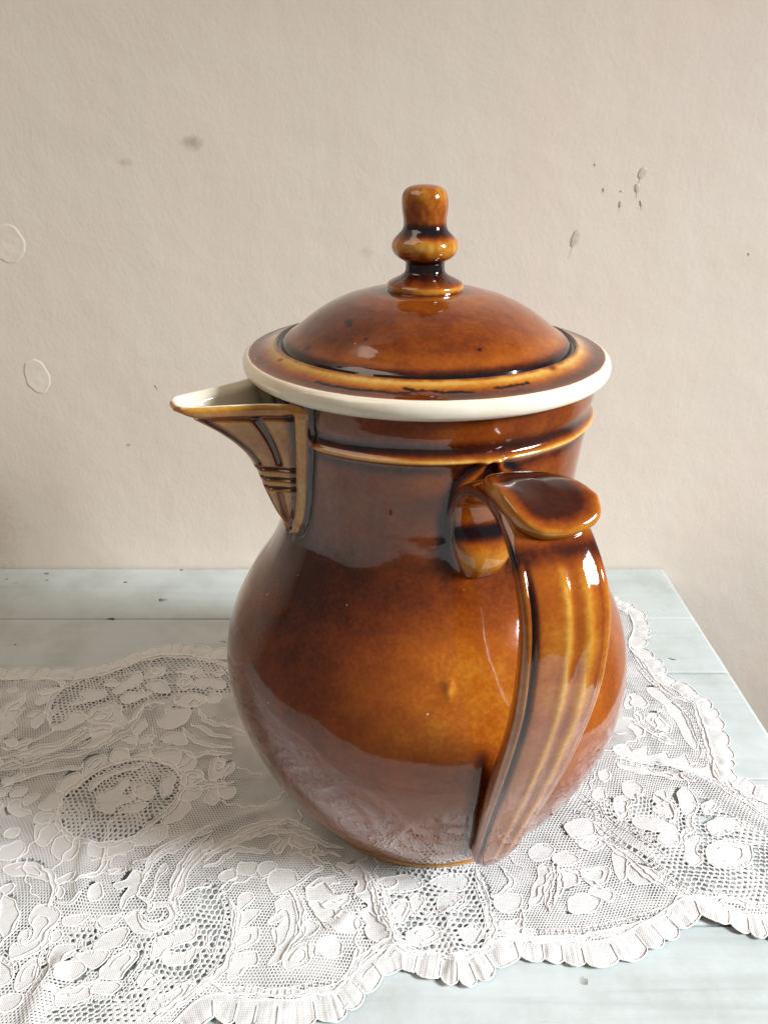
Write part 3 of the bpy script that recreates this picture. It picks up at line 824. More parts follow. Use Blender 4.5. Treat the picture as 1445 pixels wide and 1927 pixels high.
pe(A, [(650, 290), (690, 265), (730, 280), (735, 300), (690, 315)], [(500, 345), (560, 320), (640, 330), (655, 370), (560, 398), (430, 418), (445, 395), (525, 375)],
   [(770, 270), (830, 225), (880, 230), (880, 270), (850, 300), (740, 352), (700, 345), (720, 310)], [(900, 240), (930, 205), (1000, 190), (1030, 210), (1000, 240), (920, 260)],
   [(750, 385), (780, 345), (860, 340), (925, 328), (930, 350), (870, 382), (770, 415)], [(910, 300), (940, 275), (1000, 270), (1040, 300), (1055, 330), (990, 345), (950, 330)],
   [(1095, 280), (1110, 245), (1150, 240), (1190, 265), (1195, 300), (1150, 325), (1110, 310)], [(1210, 270), (1250, 240), (1330, 245), (1392, 270), (1390, 310), (1350, 315), (1290, 300), (1250, 310), (1215, 300)],
   [(1120, 200), (1200, 175), (1245, 190), (1230, 220), (1180, 225), (1085, 215)], [(1330, 205), (1385, 210), (1375, 240), (1340, 235)],
   [(1080, 395), (1120, 352), (1200, 340), (1270, 360), (1265, 400), (1200, 432), (1130, 430)], [(1280, 370), (1330, 345), (1370, 360), (1360, 395), (1300, 400)],
   [(540, 470), (570, 440), (640, 420), (700, 405), (750, 450), (760, 500), (720, 540), (650, 525), (570, 528), (540, 500)],
   [(390, 520), (430, 470), (490, 460), (530, 490), (500, 530), (430, 555), (340, 575), (320, 545)],
   [(815, 560), (850, 520), (900, 500), (905, 540), (880, 580), (850, 595)], [(750, 630), (790, 605), (840, 605), (855, 640), (800, 650)], [(860, 640), (900, 600), (965, 605), (940, 635), (880, 650)],
   [(690, 762), (690, 710), (740, 685), (790, 700), (800, 740), (760, 765)], [(803, 745), (850, 700), (910, 690), (935, 720), (900, 748)], [(932, 742), (980, 700), (1080, 685), (1120, 710), (1100, 770), (1050, 790), (985, 752)],
   [(1085, 790), (1130, 740), (1190, 735), (1210, 770), (1200, 810), (1140, 832)], [(1115, 880), (1150, 832), (1220, 820), (1260, 850), (1255, 890), (1200, 915), (1130, 920)],
   [(1110, 942), (1180, 922), (1240, 935), (1235, 990), (1170, 1018), (1100, 1000)], [(1090, 1022), (1160, 1022), (1172, 1070), (1120, 1130), (1050, 1162), (1000, 1140)],
   [(510, 830), (540, 770), (620, 730), (660, 740), (650, 780), (580, 832), (530, 860)], [(350, 942), (380, 880), (460, 840), (500, 850), (520, 880), (430, 932), (360, 970)],
   [(240, 1050), (280, 1000), (340, 962), (385, 980), (370, 1040), (290, 1068)], [(215, 1120), (250, 1082), (350, 1075), (360, 1120), (290, 1150), (220, 1150)],
   [(590, 1000), (610, 960), (700, 930), (760, 870), (800, 870), (800, 910), (750, 960), (820, 980), (830, 1000), (740, 1040), (700, 1090), (620, 1080)],
   [(830, 930), (890, 900), (930, 930), (960, 960), (930, 1000), (850, 990)], [(740, 1082), (800, 1032), (890, 1020), (920, 1040), (870, 1080), (760, 1100)],
   [(40, 1060), (60, 1020), (120, 1010), (130, 1050), (200, 1080), (180, 1100), (80, 1100)], [(150, 1000), (200, 970), (260, 970), (220, 1010), (160, 1040)], [(60, 970), (100, 930), (160, 930), (150, 970), (80, 990)],
   [(100, 660), (150, 630), (190, 640), (160, 690), (110, 690)], [(190, 540), (210, 490), (260, 460), (272, 520), (230, 562)], [(165, 490), (210, 460), (250, 462), (205, 492)], [(210, 410), (250, 370), (330, 360), (310, 390), (250, 420)],
   [(15, 650), (60, 620), (110, 640), (70, 680)], [(1300, 840), (1320, 760), (1380, 755), (1390, 790), (1350, 830), (1400, 792), (1445, 780), (1440, 840), (1360, 880), (1310, 890)],
   [(1270, 1020), (1300, 960), (1292, 922), (1340, 930), (1350, 980), (1330, 1030)], [(1358, 945), (1445, 930), (1440, 990), (1370, 990)], [(240, 335), (330, 310), (380, 320), (330, 350), (260, 362)])
so(A, [(1095, 440), (1170, 435), (1180, 470), (1150, 520), (1080, 560), (1010, 560), (980, 510), (1020, 490), (1030, 425)], [(1000, 620), (1060, 590), (1130, 600), (1160, 660), (1100, 662), (1010, 640)],
   [(0, 500), (40, 420), (130, 370), (160, 340), (140, 420), (60, 460), (150, 440), (90, 520), (100, 560), (0, 600)], [(560, 560), (640, 530), (690, 550), (680, 620), (560, 680), (480, 690), (560, 640)],
   [(560, 905), (680, 825), (820, 785), (900, 785), (820, 815), (720, 840), (640, 885), (560, 950)], [(1000, 860), (1060, 850), (1080, 880), (1050, 960), (1000, 990), (990, 920)])
OVAL = A((360, 1080), (400, 990), (500, 910), (620, 820), (760, 770), (900, 755), (1040, 790), (1110, 850), (1110, 950), (1060, 1040), (980, 1110), (900, 1170), (800, 1240), (600, 1270), (450, 1230), (380, 1160))
OPEN.append(OVAL); LINE.append(np.vstack([OVAL, OVAL[:1]]))
# ---- left front
pe(B, [(230, 100), (260, 50), (340, 40), (420, 70), (360, 130), (310, 200), (260, 190)], [(350, 220), (370, 150), (440, 125), (535, 150), (540, 230), (480, 282), (380, 292)],
   [(890, 150), (980, 80), (1090, 40), (1145, 80), (1120, 140), (1020, 190), (900, 190)], [(600, 570), (620, 470), (680, 440), (710, 480), (690, 540), (640, 572)], [(740, 350), (840, 335), (845, 370), (760, 382)],
   [(370, 430), (440, 400), (510, 370), (500, 420), (420, 460)], [(380, 590), (480, 580), (560, 520), (540, 560), (450, 602)], [(0, 560), (80, 540), (130, 640), (100, 740), (50, 800), (0, 810)],
   [(110, 830), (140, 770), (200, 770), (190, 822), (140, 850)], [(650, 740), (680, 690), (770, 670), (850, 642), (830, 690), (750, 740), (670, 762)], [(640, 890), (740, 780), (850, 740), (870, 800), (830, 860), (700, 902)],
   [(680, 1050), (760, 950), (850, 905), (950, 900), (930, 970), (860, 1040), (830, 1080), (690, 1082)], [(340, 950), (380, 880), (470, 850), (520, 880), (440, 980), (350, 1022)],
   [(390, 1080), (420, 1000), (540, 980), (580, 1040), (500, 1102)], [(100, 1150), (140, 1020), (210, 960), (260, 980), (250, 1100), (170, 1162)], [(360, 1250), (400, 1182), (600, 1150), (622, 1190), (520, 1260), (400, 1282)],
   [(1020, 930), (1050, 840), (1140, 810), (1240, 760), (1332, 740), (1320, 820), (1200, 870), (1150, 890), (1090, 950), (1030, 972)], [(1095, 970), (1150, 905), (1240, 905), (1332, 872), (1330, 930), (1280, 980), (1150, 1002)],
   [(930, 1100), (970, 1050), (1040, 1050), (1072, 1100), (1030, 1150), (960, 1162)], [(0, 200), (60, 180), (150, 160), (170, 220), (90, 280), (0, 270)], [(40, 330), (150, 300), (260, 320), (330, 400), (300, 440), (180, 400), (60, 400)],
   [(370, 500), (420, 480), (450, 520), (400, 560)], [(0, 480), (70, 450), (90, 480), (30, 530)], [(20, 110), (70, 70), (130, 80), (110, 130), (40, 140)], [(0, 1230), (90, 1180), (160, 1220), (110, 1290), (0, 1320)], [(0, 950), (60, 980), (90, 1060), (60, 1120), (0, 1130)],
   [(350, 790), (400, 770), (440, 800), (400, 840), (350, 850)], [(1000, 560), (1040, 470), (1090, 330), (1125, 310), (1120, 370), (1060, 460), (1050, 540)])
so(B, [(612, 270), (635, 170), (880, 155), (900, 215), (800, 250), (720, 262)], [(770, 460), (860, 430), (920, 370), (970, 380), (1010, 360), (1000, 400), (960, 470), (930, 520), (870, 560), (830, 620), (810, 590), (880, 480), (800, 490)],
   [(190, 700), (240, 620), (300, 600), (400, 640), (400, 700), (330, 760), (270, 860), (160, 930), (70, 960), (60, 900), (90, 860), (150, 860), (210, 820), (230, 760)],
   [(870, 650), (955, 630), (955, 690), (1020, 742), (1130, 725), (1060, 782), (920, 782), (870, 720)], [(620, 1170), (680, 1110), (800, 1110), (822, 1150), (740, 1202)],
   [(1160, 555), (1205, 430), (1285, 275), (1400, 160), (1445, 130), (1445, 200), (1330, 300), (1270, 400), (1240, 500), (1215, 570), (1210, 640)], [(520, 930), (640, 910), (740, 910), (720, 960), (640, 1030), (580, 1010)], [(430, 690), (590, 670), (600, 690), (500, 740), (440, 740)],
   [(1090, 1200), (1240, 1130), (1330, 1120), (1300, 1180), (1150, 1260), (1000, 1320), (1000, 1280)])
li(B, [(900, 330), (920, 300), (1010, 290), (1090, 200), (1200, 160), (1330, 90), (1445, 60)], [(960, 440), (1000, 370), (1090, 280), (1220, 210), (1330, 140), (1445, 100)],
   [(520, 440), (560, 400), (650, 370), (700, 290), (720, 200)], [(1150, 560), (1200, 430), (1280, 270), (1400, 150), (1445, 120)], [(1230, 570), (1260, 510), (1360, 475), (1445, 460)], [(1150, 560), (1210, 665), (1235, 640), (1215, 560), (1250, 500)],
   [(960, 620), (950, 670), (1000, 720), (1080, 730), (1150, 680), (1150, 620), (1080, 610), (1010, 640), (1000, 600), (930, 520)], [(980, 660), (1010, 700), (1080, 700), (1110, 660)],
   [(1445, 1100), (1300, 1210), (1160, 1310), (1020, 1390)], [(1445, 1060), (1320, 1165), (1180, 1255), (1060, 1330)], [(0, 880), (60, 800), (130, 660)], [(270, 330), (340, 420), (360, 520), (330, 600)], [(70, 960), (160, 930), (270, 860), (330, 760), (400, 720)], [(690, 1090), (600, 1120), (500, 1150), (380, 1170), (250, 1150)])
ho(B, [(300, 830), (310, 900), (290, 960), (310, 1040), (270, 1120), (200, 1210)], [(0, 930), (90, 1000), (110, 1060)], [(520, 870), (600, 850), (690, 800)], [(890, 1120), (1000, 960), (1020, 860)])
op(B, [(450, 820), (500, 770), (640, 750), (700, 780), (680, 830), (560, 870), (480, 845)],
   [(880, 860), (960, 820), (1080, 790), (1180, 740), (1300, 670), (1445, 600), (1445, 1080), (1300, 1190), (1150, 1290), (900, 1390), (600, 1390), (330, 1390), (360, 1300), (620, 1240), (840, 1200), (900, 1120), (960, 1000), (960, 920)])
# ---- centre front
op(Cc, [(0, 480), (120, 500), (200, 620), (200, 760), (170, 880), (100, 1020), (0, 1110)])
li(Cc, [(0, 230), (150, 150), (330, 60), (520, 10), (640, 20), (740, 70)], [(0, 300), (150, 220), (300, 160), (450, 120), (600, 105), (760, 150), (860, 190), (960, 190)], [(0, 260), (130, 190), (300, 120), (420, 70), (560, 20)],
   [(470, 185), (530, 155), (480, 215), (540, 250), (590, 190), (690, 210), (770, 195), (740, 240), (800, 252), (880, 240), (950, 260)], [(0, 330), (100, 300), (230, 205), (330, 215), (440, 225), (470, 185)],
   [(180, 560), (220, 640), (225, 720), (190, 880), (120, 1020), (40, 1110), (-40, 1170)], [(190, 560), (235, 640), (240, 720), (205, 880)], [(600, 500), (650, 600), (655, 780), (595, 890), (540, 970)], [(720, 560), (780, 660), (850, 770)], [(640, 530), (700, 600), (690, 680), (665, 760)],
   [(740, 960), (720, 880), (760, 860), (770, 930)], [(60, 1130), (150, 1180), (300, 1200), (420, 1200), (600, 1215), (800, 1200), (950, 1170), (1030, 1080), (1110, 950), (1200, 890), (1320, 870), (1445, 872)],
   [(1090, 330), (1150, 430), (1200, 560), (1250, 700), (1300, 810)], [(1130, 360), (1170, 440), (1230, 480), (1320, 460)], [(110, 500), (200, 420), (240, 400)], [(700, 480), (760, 470), (800, 440), (840, 450), (870, 480), (900, 520)],
   [(820, 600), (860, 570), (920, 580), (990, 560)], [(900, 690), (940, 650), (1000, 650)])
ho(Cc, [(130, 200), (260, 155), (390, 110), (540, 50), (620, 35), (720, 50)], [(500, 112), (650, 98), (760, 125), (850, 160)], [(160, 560), (180, 640), (165, 740), (140, 830), (110, 920), (70, 1000), (10, 1065)],
   [(1210, 540), (1250, 610), (1275, 660), (1300, 710), (1330, 765), (1390, 800)], [(240, 1150), (450, 1185), (620, 1175), (740, 1150), (920, 1130)])
pe(Cc, [(110, 400), (150, 360), (220, 350), (240, 400), (210, 430), (140, 432)], [(240, 370), (250, 310), (320, 300), (372, 330), (350, 380), (280, 390)], [(375, 350), (400, 310), (470, 300), (512, 330), (470, 380), (400, 392)],
   [(690, 760), (720, 690), (790, 740), (760, 800), (710, 812)], [(560, 990), (590, 920), (680, 870), (735, 890), (740, 950), (680, 1012), (600, 1032)],
   [(245, 600), (260, 530), (310, 510), (350, 540), (300, 610), (250, 640)], [(245, 680), (290, 642), (380, 620), (390, 660), (340, 710), (272, 742)], [(235, 780), (290, 752), (385, 742), (385, 800), (310, 880), (215, 920)], [(200, 950), (280, 925), (380, 912), (380, 980), (290, 1020), (240, 1062), (160, 1080)],
   [(1190, 440), (1240, 400), (1320, 400), (1330, 440), (1260, 460)], [(1280, 620), (1310, 580), (1380, 570), (1390, 640), (1360, 700), (1300, 700)])
so(Cc, [(440, 430), (480, 370), (560, 350), (640, 380), (660, 420), (720, 380), (800, 320), (800, 350), (720, 400), (640, 470), (560, 500), (480, 522), (450, 480)],
   [(700, 470), (800, 420), (920, 400), (930, 440), (860, 470), (890, 520), (990, 520), (990, 570), (950, 610), (1000, 650), (1080, 700), (1070, 760), (980, 790), (900, 760), (820, 700), (760, 640), (720, 560)],
   [(490, 580), (560, 530), (620, 560), (640, 650), (640, 780), (580, 880), (540, 960), (450, 992), (490, 900), (470, 780), (500, 740), (560, 670), (460, 722), (450, 690), (500, 640)],
   [(780, 860), (880, 822), (960, 860), (940, 940), (850, 952)], [(920, 305), (1000, 312), (1060, 300), (1100, 350), (1140, 440), (1180, 560), (1230, 700), (1280, 800), (1200, 842), (1120, 820), (1110, 750), (1130, 720), (1090, 680), (1080, 630), (1130, 610), (1060, 540), (1030, 490), (1060, 440), (1000, 380), (930, 340)],
   [(1060, 900), (1120, 900), (1030, 1060), (960, 1140), (900, 1150), (980, 1040)])
# ---- right front
op(D, [(80, 300), (240, 250), (430, 250), (480, 350), (500, 440), (480, 520), (330, 540), (160, 515), (120, 430)], [(880, 0), (1200, 20), (1445, 150), (1445, 360), (1300, 330), (1200, 330), (1130, 290), (1040, 200), (960, 110), (900, 60)])
pe(D, [(90, 300), (150, 270), (230, 275), (240, 310), (170, 330), (100, 330)], [(270, 285), (350, 265), (410, 272), (400, 312), (330, 322)], [(130, 390), (180, 360), (210, 380), (180, 442), (140, 430)], [(200, 350), (230, 330), (252, 360), (230, 400), (210, 392)],
   [(300, 360), (340, 332), (382, 340), (350, 390), (310, 402)], [(190, 480), (230, 450), (300, 450), (312, 490), (250, 520), (200, 510)], [(370, 480), (400, 450), (440, 450), (452, 490), (410, 512)], [(500, 360), (520, 330), (580, 340), (582, 380), (530, 402)], [(520, 440), (580, 420), (592, 450), (540, 472)],
   [(610, 370), (640, 300), (650, 240), (680, 232), (690, 290), (660, 362)], [(750, 390), (760, 350), (805, 335), (860, 350), (850, 390), (800, 405)], [(815, 328), (850, 310), (910, 330), (900, 360), (865, 352)], [(710, 270), (740, 250), (790, 270), (780, 310), (730, 312)],
   [(950, 270), (980, 240), (1050, 250), (1072, 290), (1000, 312)], [(800, 250), (880, 240), (890, 290), (830, 302)], [(900, 200), (930, 190), (960, 222), (940, 290), (915, 270)], [(740, 100), (780, 80), (840, 90), (840, 130), (770, 142)], [(790, 155), (850, 138), (880, 160), (840, 190), (800, 182)],
   [(1060, 150), (1090, 120), (1140, 130), (1130, 170), (1080, 172)], [(1155, 190), (1170, 150), (1210, 140), (1200, 190), (1220, 222), (1180, 242)], [(1240, 170), (1300, 152), (1390, 170), (1382, 230), (1310, 252), (1240, 230)], [(620, 180), (660, 160), (700, 180), (680, 210), (630, 210)], [(700, 200), (750, 190), (790, 215), (750, 235), (710, 230)])
li(D, [(430, 250), (470, 330), (490, 420), (500, 470), (450, 530)], [(520, 240), (550, 290), (520, 330), (480, 340)], [(700, 230), (702, 300), (680, 365), (690, 400)], [(715, 230), (717, 300), (700, 370)], [(870, 150), (950, 200), (1040, 280), (1120, 330)], [(80, 260), (110, 340), (130, 430), (160, 510)],
   [(-20, 740), (30, 650), (90, 570), (150, 515), (180, 530), (330, 545), (430, 537), (500, 500), (600, 482), (760, 482), (900, 458), (1000, 432), (1080, 412), (1140, 347), (1200, 372), (1260, 372), (1330, 352), (1445, 400)], [(590, 390), (600, 430), (590, 470)])
ho(D, [(770, 50), (830, 70), (880, 110), (940, 160), (1000, 200), (1060, 260), (1120, 300), (1190, 345)], [(870, 20), (900, 75), (960, 112), (1020, 150), (1050, 155)], [(1080, 395), (1000, 420), (900, 445), (780, 468), (650, 468)], [(440, 300), (465, 370), (480, 440), (450, 505)])
so(D, [(500, 480), (560, 462), (600, 455), (640, 470), (560, 480)], [(1150, 330), (1230, 350), (1300, 345), (1240, 365), (1180, 360)])
# ---- right
pe(Ee, [(740, 390), (780, 350), (830, 360), (820, 410), (770, 432)], [(890, 370), (940, 340), (1000, 380), (1010, 450), (960, 500), (910, 460)], [(620, 520), (700, 500), (800, 520), (880, 560), (900, 602), (800, 612), (680, 592), (620, 560)],
   [(500, 400), (560, 378), (610, 405), (590, 460), (600, 505), (540, 532), (510, 480)], [(550, 310), (620, 290), (680, 340), (640, 400), (570, 370)], [(770, 650), (830, 618), (910, 625), (900, 680), (830, 692)], [(1030, 440), (1080, 410), (1150, 430), (1120, 480), (1060, 492)],
   [(1080, 580), (1110, 530), (1230, 510), (1290, 560), (1240, 600), (1130, 622)], [(360, 370), (400, 330), (450, 340), (450, 390), (400, 412)], [(400, 240), (450, 220), (480, 260), (440, 290)], [(740, 470), (800, 430), (870, 440), (880, 500), (800, 510)])
li(Ee, [(840, 540), (880, 520), (850, 440), (800, 400), (760, 380)], [(700, 380), (640, 370), (650, 420), (610, 440)], [(1010, 470), (980, 560), (1000, 590), (930, 640), (940, 700)], [(520, 150), (640, 180), (780, 200), (930, 240), (1100, 300), (1200, 370), (1350, 450), (1445, 520)])
ho(Ee, [(500, 160), (620, 185), (770, 205), (900, 235), (1050, 275), (1200, 350), (1300, 405), (1445, 500)], [(460, 400), (470, 480), (550, 550), (640, 600), (720, 650), (830, 740)], [(300, 380), (400, 480), (420, 600), (520, 660), (640, 730), (780, 830), (920, 930)])
so(Ee, [(540, 170), (700, 205), (760, 240), (900, 250), (1000, 300), (940, 290), (760, 260), (600, 230), (520, 200)])
# ---- right back
pe(G2, [(450, 1040), (520, 970), (610, 1030), (600, 1070), (520, 1062), (460, 1080)], [(600, 1150), (640, 1110), (720, 1130), (770, 1190), (760, 1240), (680, 1212)], [(510, 1120), (550, 1092), (590, 1140), (550, 1172)], [(480, 1200), (540, 1180), (600, 1230), (560, 1270)], [(640, 1270), (720, 1240), (800, 1310), (760, 1320)])
so(G2, [(380, 1345), (480, 1332), (520, 1372), (620, 1342), (640, 1402), (740, 1372), (790, 1422), (880, 1392), (910, 1462), (1010, 1492), (1030, 1432), (1060, 1472), (1110, 1560), (1000, 1540), (800, 1480), (600, 1440), (420, 1400)], [(600, 950), (680, 940), (780, 1020), (860, 1110), (920, 1230), (960, 1350), (900, 1330), (820, 1180), (720, 1060)])
li(G2, [(500, 640), (545, 690), (590, 780), (690, 900), (790, 985), (930, 1035), (1000, 1190), (1045, 1330), (1060, 1400), (1130, 1540), (1200, 1600), (1330, 1720), (1445, 1840)], [(440, 1150), (500, 1160), (600, 1230), (700, 1280), (800, 1310)])
ho(G2, [(560, 790), (640, 890), (720, 950)], [(800, 1030), (880, 1095), (930, 1155), (960, 1230), (985, 1300), (1010, 1380), (990, 1430)])

def rough_path(px, step=.0009, closed=False, amp=.00018, seed=0):
    p = smooth_path(on_table(px), step, closed)
    p = p + amp*np.stack([vnoise(p[:, 0]*420 + seed, p[:, 1]*420, 21), vnoise(p[:, 0]*420, p[:, 1]*420 + seed, 22)], 1)*2
    return p

POT_C = np.array([AX*S, AY*S])
CREASES = [(np.array([(150, 1690), (158, 1620), (168, 1575)]), .0026, .0035), (np.array([(55, 1925), (85, 1860), (112, 1815)]), .0034, .0042),
           (np.array([(0, 1452), (120, 1415), (250, 1360)]), .0022, .0030), (np.array([(250, 1640), (330, 1590), (420, 1555), (520, 1520)]), .0026, .0032),
           (np.array([(690, 1650), (720, 1720), (745, 1775)]), .0024, .0040), (np.array([(560, 1790), (640, 1745), (680, 1700)]), .0022, .0040),
           (np.array([(1200, 1640), (1300, 1700), (1370, 1730)]), .0018, .0045), (np.array([(1250, 1440), (1330, 1480), (1445, 1560)]), .0022, .0045), (np.array([(840, 1720), (860, 1790), (850, 1830)]), .0016, .0035)]
CREASES = [(on_table(p), h, wd) for p, h, wd in CREASES]
def cloth_h(x, y):
    sh = x.shape; x = x.ravel(); y = y.ravel()
    h = .0012 + .0006*vnoise(x*34 + 3, y*34, 31) + .00025*vnoise(x*90, y*90 + 5, 32) + .0010*np.clip(vnoise(x*13 + 7, y*22 + x*9, 33), 0, 1)
    P = np.stack([x, y], 1)
    for c, hh, wd in CREASES:
        d = np.full(len(x), 1.0)
        lo = c.min(0) - .02; hi = c.max(0) + .02
        s = ((P > lo) & (P < hi)).all(1)
        if s.any():
            d[s] = seg_dist(P[s], c)
            h[s] += .6*hh*np.exp(-(d[s]/wd)**2)
    dist = np.hypot(x - POT_C[0], y - POT_C[1])
    k = np.clip((dist - .222*S)/(.06*S), 0, 1)
    h = .0003 + (np.maximum(h, .0003) - .0003)*k
    return h.reshape(sh)

lace = empty('lace_runner', (0, .95*S, 0), 'white cotton lace runner with scalloped ruffled edge spread under the coffee pot', 'lace runner')
def lobj(name, V, quads=None, tris=None, mat=LACE, kind=None):
    V = np.array(V, float).reshape(-1, 3); V[:, 1] -= .95*S
    o = mesh_obj(name, V, quads, tris, mat, lace)
    if kind: o['kind'] = kind
    return o

def tube_arrays(path, rad, lift, closed=False, k=6):
    """cord lying on the cloth; returns verts, quads"""
    p = path
    if closed: T = np.roll(p, -1, 0) - np.roll(p, 1, 0)
    else: T = np.gradient(p, axis=0)
    T = T/(np.linalg.norm(T, axis=1)[:, None] + 1e-12)
    N = np.stack([-T[:, 1], T[:, 0]], 1)
    z = cloth_h(p[:, 0], p[:, 1]) + lift
    r = rad*(1 + .18*vnoise(p[:, 0]*700, p[:, 1]*700, 41))
    a = np.linspace(0, 2*np.pi, k, endpoint=False)
    off = np.cos(a)[None]*r[:, None]; up = np.sin(a)[None]*r[:, None]*.85
    V = np.stack([p[:, 0:1] + N[:, 0:1]*off, p[:, 1:2] + N[:, 1:2]*off, z[:, None] + up], -1)
    n = len(p)
    I, J = np.meshgrid(np.arange(n if closed else n-1), np.arange(k), indexing='ij')
    I2 = (I+1) % n; J2 = (J+1) % k
    Q = np.stack([I*k + J, I2*k + J, I2*k + J2, I*k + J2], -1).reshape(-1, 4)
    return V.reshape(-1, 3), Q[:, ::-1]

def join(parts):
    V, Q, b = [], [], 0
    for v, q in parts:
        V.append(v); Q.append(q + b); b += len(v)
    return np.vstack(V), np.vstack(Q)

# raster of what lies where
RX0, RY0, RC = -1.30*S, .40*S, .0004
RNX, RNY = int(2.05*S/RC), int(1.25*S/RC)
RAST = np.zeros((RNX, RNY), np.uint8)
def inside(poly, X, Y):
    c = np.zeros(X.shape, bool)
    n = len(poly)
    for i in range(n):
        x1, y1 = poly[i]; x2, y2 = poly[(i+1) % n]
        if y1 == y2: continue
        cond = (y1 > Y) != (y2 > Y)
        c ^= cond & (X < (x2 - x1)*(Y - y1)/(y2 - y1) + x1)
    return c
def fill(poly, val, only=None):
    lo = np.floor((poly.min(0) - [RX0, RY0])/RC).astype(int); hi = np.ceil((poly.max(0) - [RX0, RY0])/RC).astype(int)
    lo = np.clip(lo, 0, [RNX, RNY]); hi = np.clip(hi, 0, [RNX, RNY])
    if (hi <= lo).any(): return
    X, Y = np.meshgrid(RX0 + (np.arange(lo[0], hi[0]) + .5)*RC, RY0 + (np.arange(lo[1], hi[1]) + .5)*RC, indexing='ij')
    m = inside(poly, X, Y)
    sub = RAST[lo[0]:hi[0], lo[1]:hi[1]]
    if only is not None: m &= (sub == only)
    sub[m] = val
def look(P):
    i = np.clip(((P[..., 0] - RX0)/RC).astype(int), 0, RNX-1); j = np.clip(((P[..., 1] - RY0)/RC).astype(int), 0, RNY-1)
    return RAST[i, j]

EDGE_W = .0098
edge = smooth_path(on_table(OUT), .0006, True)
_k = np.hanning(43); _k /= _k.sum()
edge = np.stack([np.convolve(np.r_[edge[-21:, i], edge[:, i], edge[:21, i]], _k, 'valid') for i in range(2)], 1)
# orientation: make the inside lie to the left
ar = .5*np.sum(edge[:, 0]*np.roll(edge[:, 1], -1) - np.roll(edge[:, 0], -1)*edge[:, 1])
if ar < 0: edge = edge[::-1]
eT = np.roll(edge, -6, 0) - np.roll(edge, 6, 0); eT /= np.linalg.norm(eT, axis=1)[:, None]
eN = np.stack([-eT[:, 1], eT[:, 0]], 1)
kern = np.hanning(61); kern /= kern.sum()
eNs = np.stack([np.convolve(np.r_[eN[-30:, i], eN[:, i], eN[:30, i]], kern, 'valid') for i in range(2)], 1)
eNs /= np.linalg.norm(eNs, axis=1)[:, None]
inner = edge + eNs*EDGE_W
fill(edge[::3], 1)                                             # 1 = cloth
BAND = RAST.copy()
# mark the edging band as solid
Pn = edge[::2]
for t in np.linspace(0, EDGE_W, 26):
    q = edge + eNs*t
    RAST[np.clip(((q[:, 0]-RX0)/RC).astype(int), 0, RNX-1), np.clip(((q[:, 1]-RY0)/RC).astype(int), 0, RNY-1)] = 9
for p in OPEN: fill(smooth_path(on_table(p), .002, True), 2, 1)
HPATH = []
for p in HOLES:
    h = rough_path(p, .0007, False, .0001)
    T = np.gradient(h, axis=0); T /= np.linalg.norm(T, axis=1)[:, None]
    N = np.stack([-T[:, 1], T[:, 0]], 1)
    HPATH.append((h, T, N))
    for t in np.linspace(-.0017, .0017, 11):
        q = h + N*t
        i = np.clip(((q[:, 0]-RX0)/RC).astype(int), 0, RNX-1); j = np.clip(((q[:, 1]-RY0)/RC).astype(int), 0, RNY-1)
        ok = (RAST[i, j] == 1) | (RAST[i, j] == 2)
        RAST[i[ok], j[ok]] = 4
SHAPES = [('petal', smooth_path(on_table(p), .0009, True)) for p in PETAL] + [('clothwork', smooth_path(on_table(p), .0009, True)) for p in SOLID]
for n, p in SHAPES: fill(p, 3)
# sprigs where nothing has been set yet (out of the picture at left, behind the pot)
rr = np.random.default_rng(5)
tries = 0; added = 0
while tries < 2600 and added < 150:
    tries += 1
    c = np.array([rr.uniform(-1.2*S, .66*S), rr.uniform(.5*S, 1.5*S)])
    if c[0] > -.62*S and not (c[1] > 1.12*S and -.15*S < c[0] < .25*S): continue
    if np.hypot(*(c - POT_C)) < .17*S: continue
    a0 = rr.uniform(0, 6.28); la, lb = rr.uniform(.0030, .0062), rr.uniform(.0020, .0036)
    t = np.linspace(0, 2*np.pi, 11, endpoint=False)
    rad = 1 + .22*np.sin(2*t + rr.uniform(0, 6)) + .12*np.sin(3*t + rr.uniform(0, 6))
    q = np.stack([la*rad*np.cos(t), lb*rad*np.sin(t)], 1)
    q = q @ np.array([[math.cos(a0), math.sin(a0)], [-math.sin(a0), math.cos(a0)]]) + c
    big = (q - c)*1.55 + c
    if (look(big) != 1).any() or look(c) != 1: continue
    p = smooth_path(q, .0009, True)
    fill(p, 3); fill((p - c)*1.3 + c, 3, 99)
    SHAPES.append(('petal', p)); added += 1

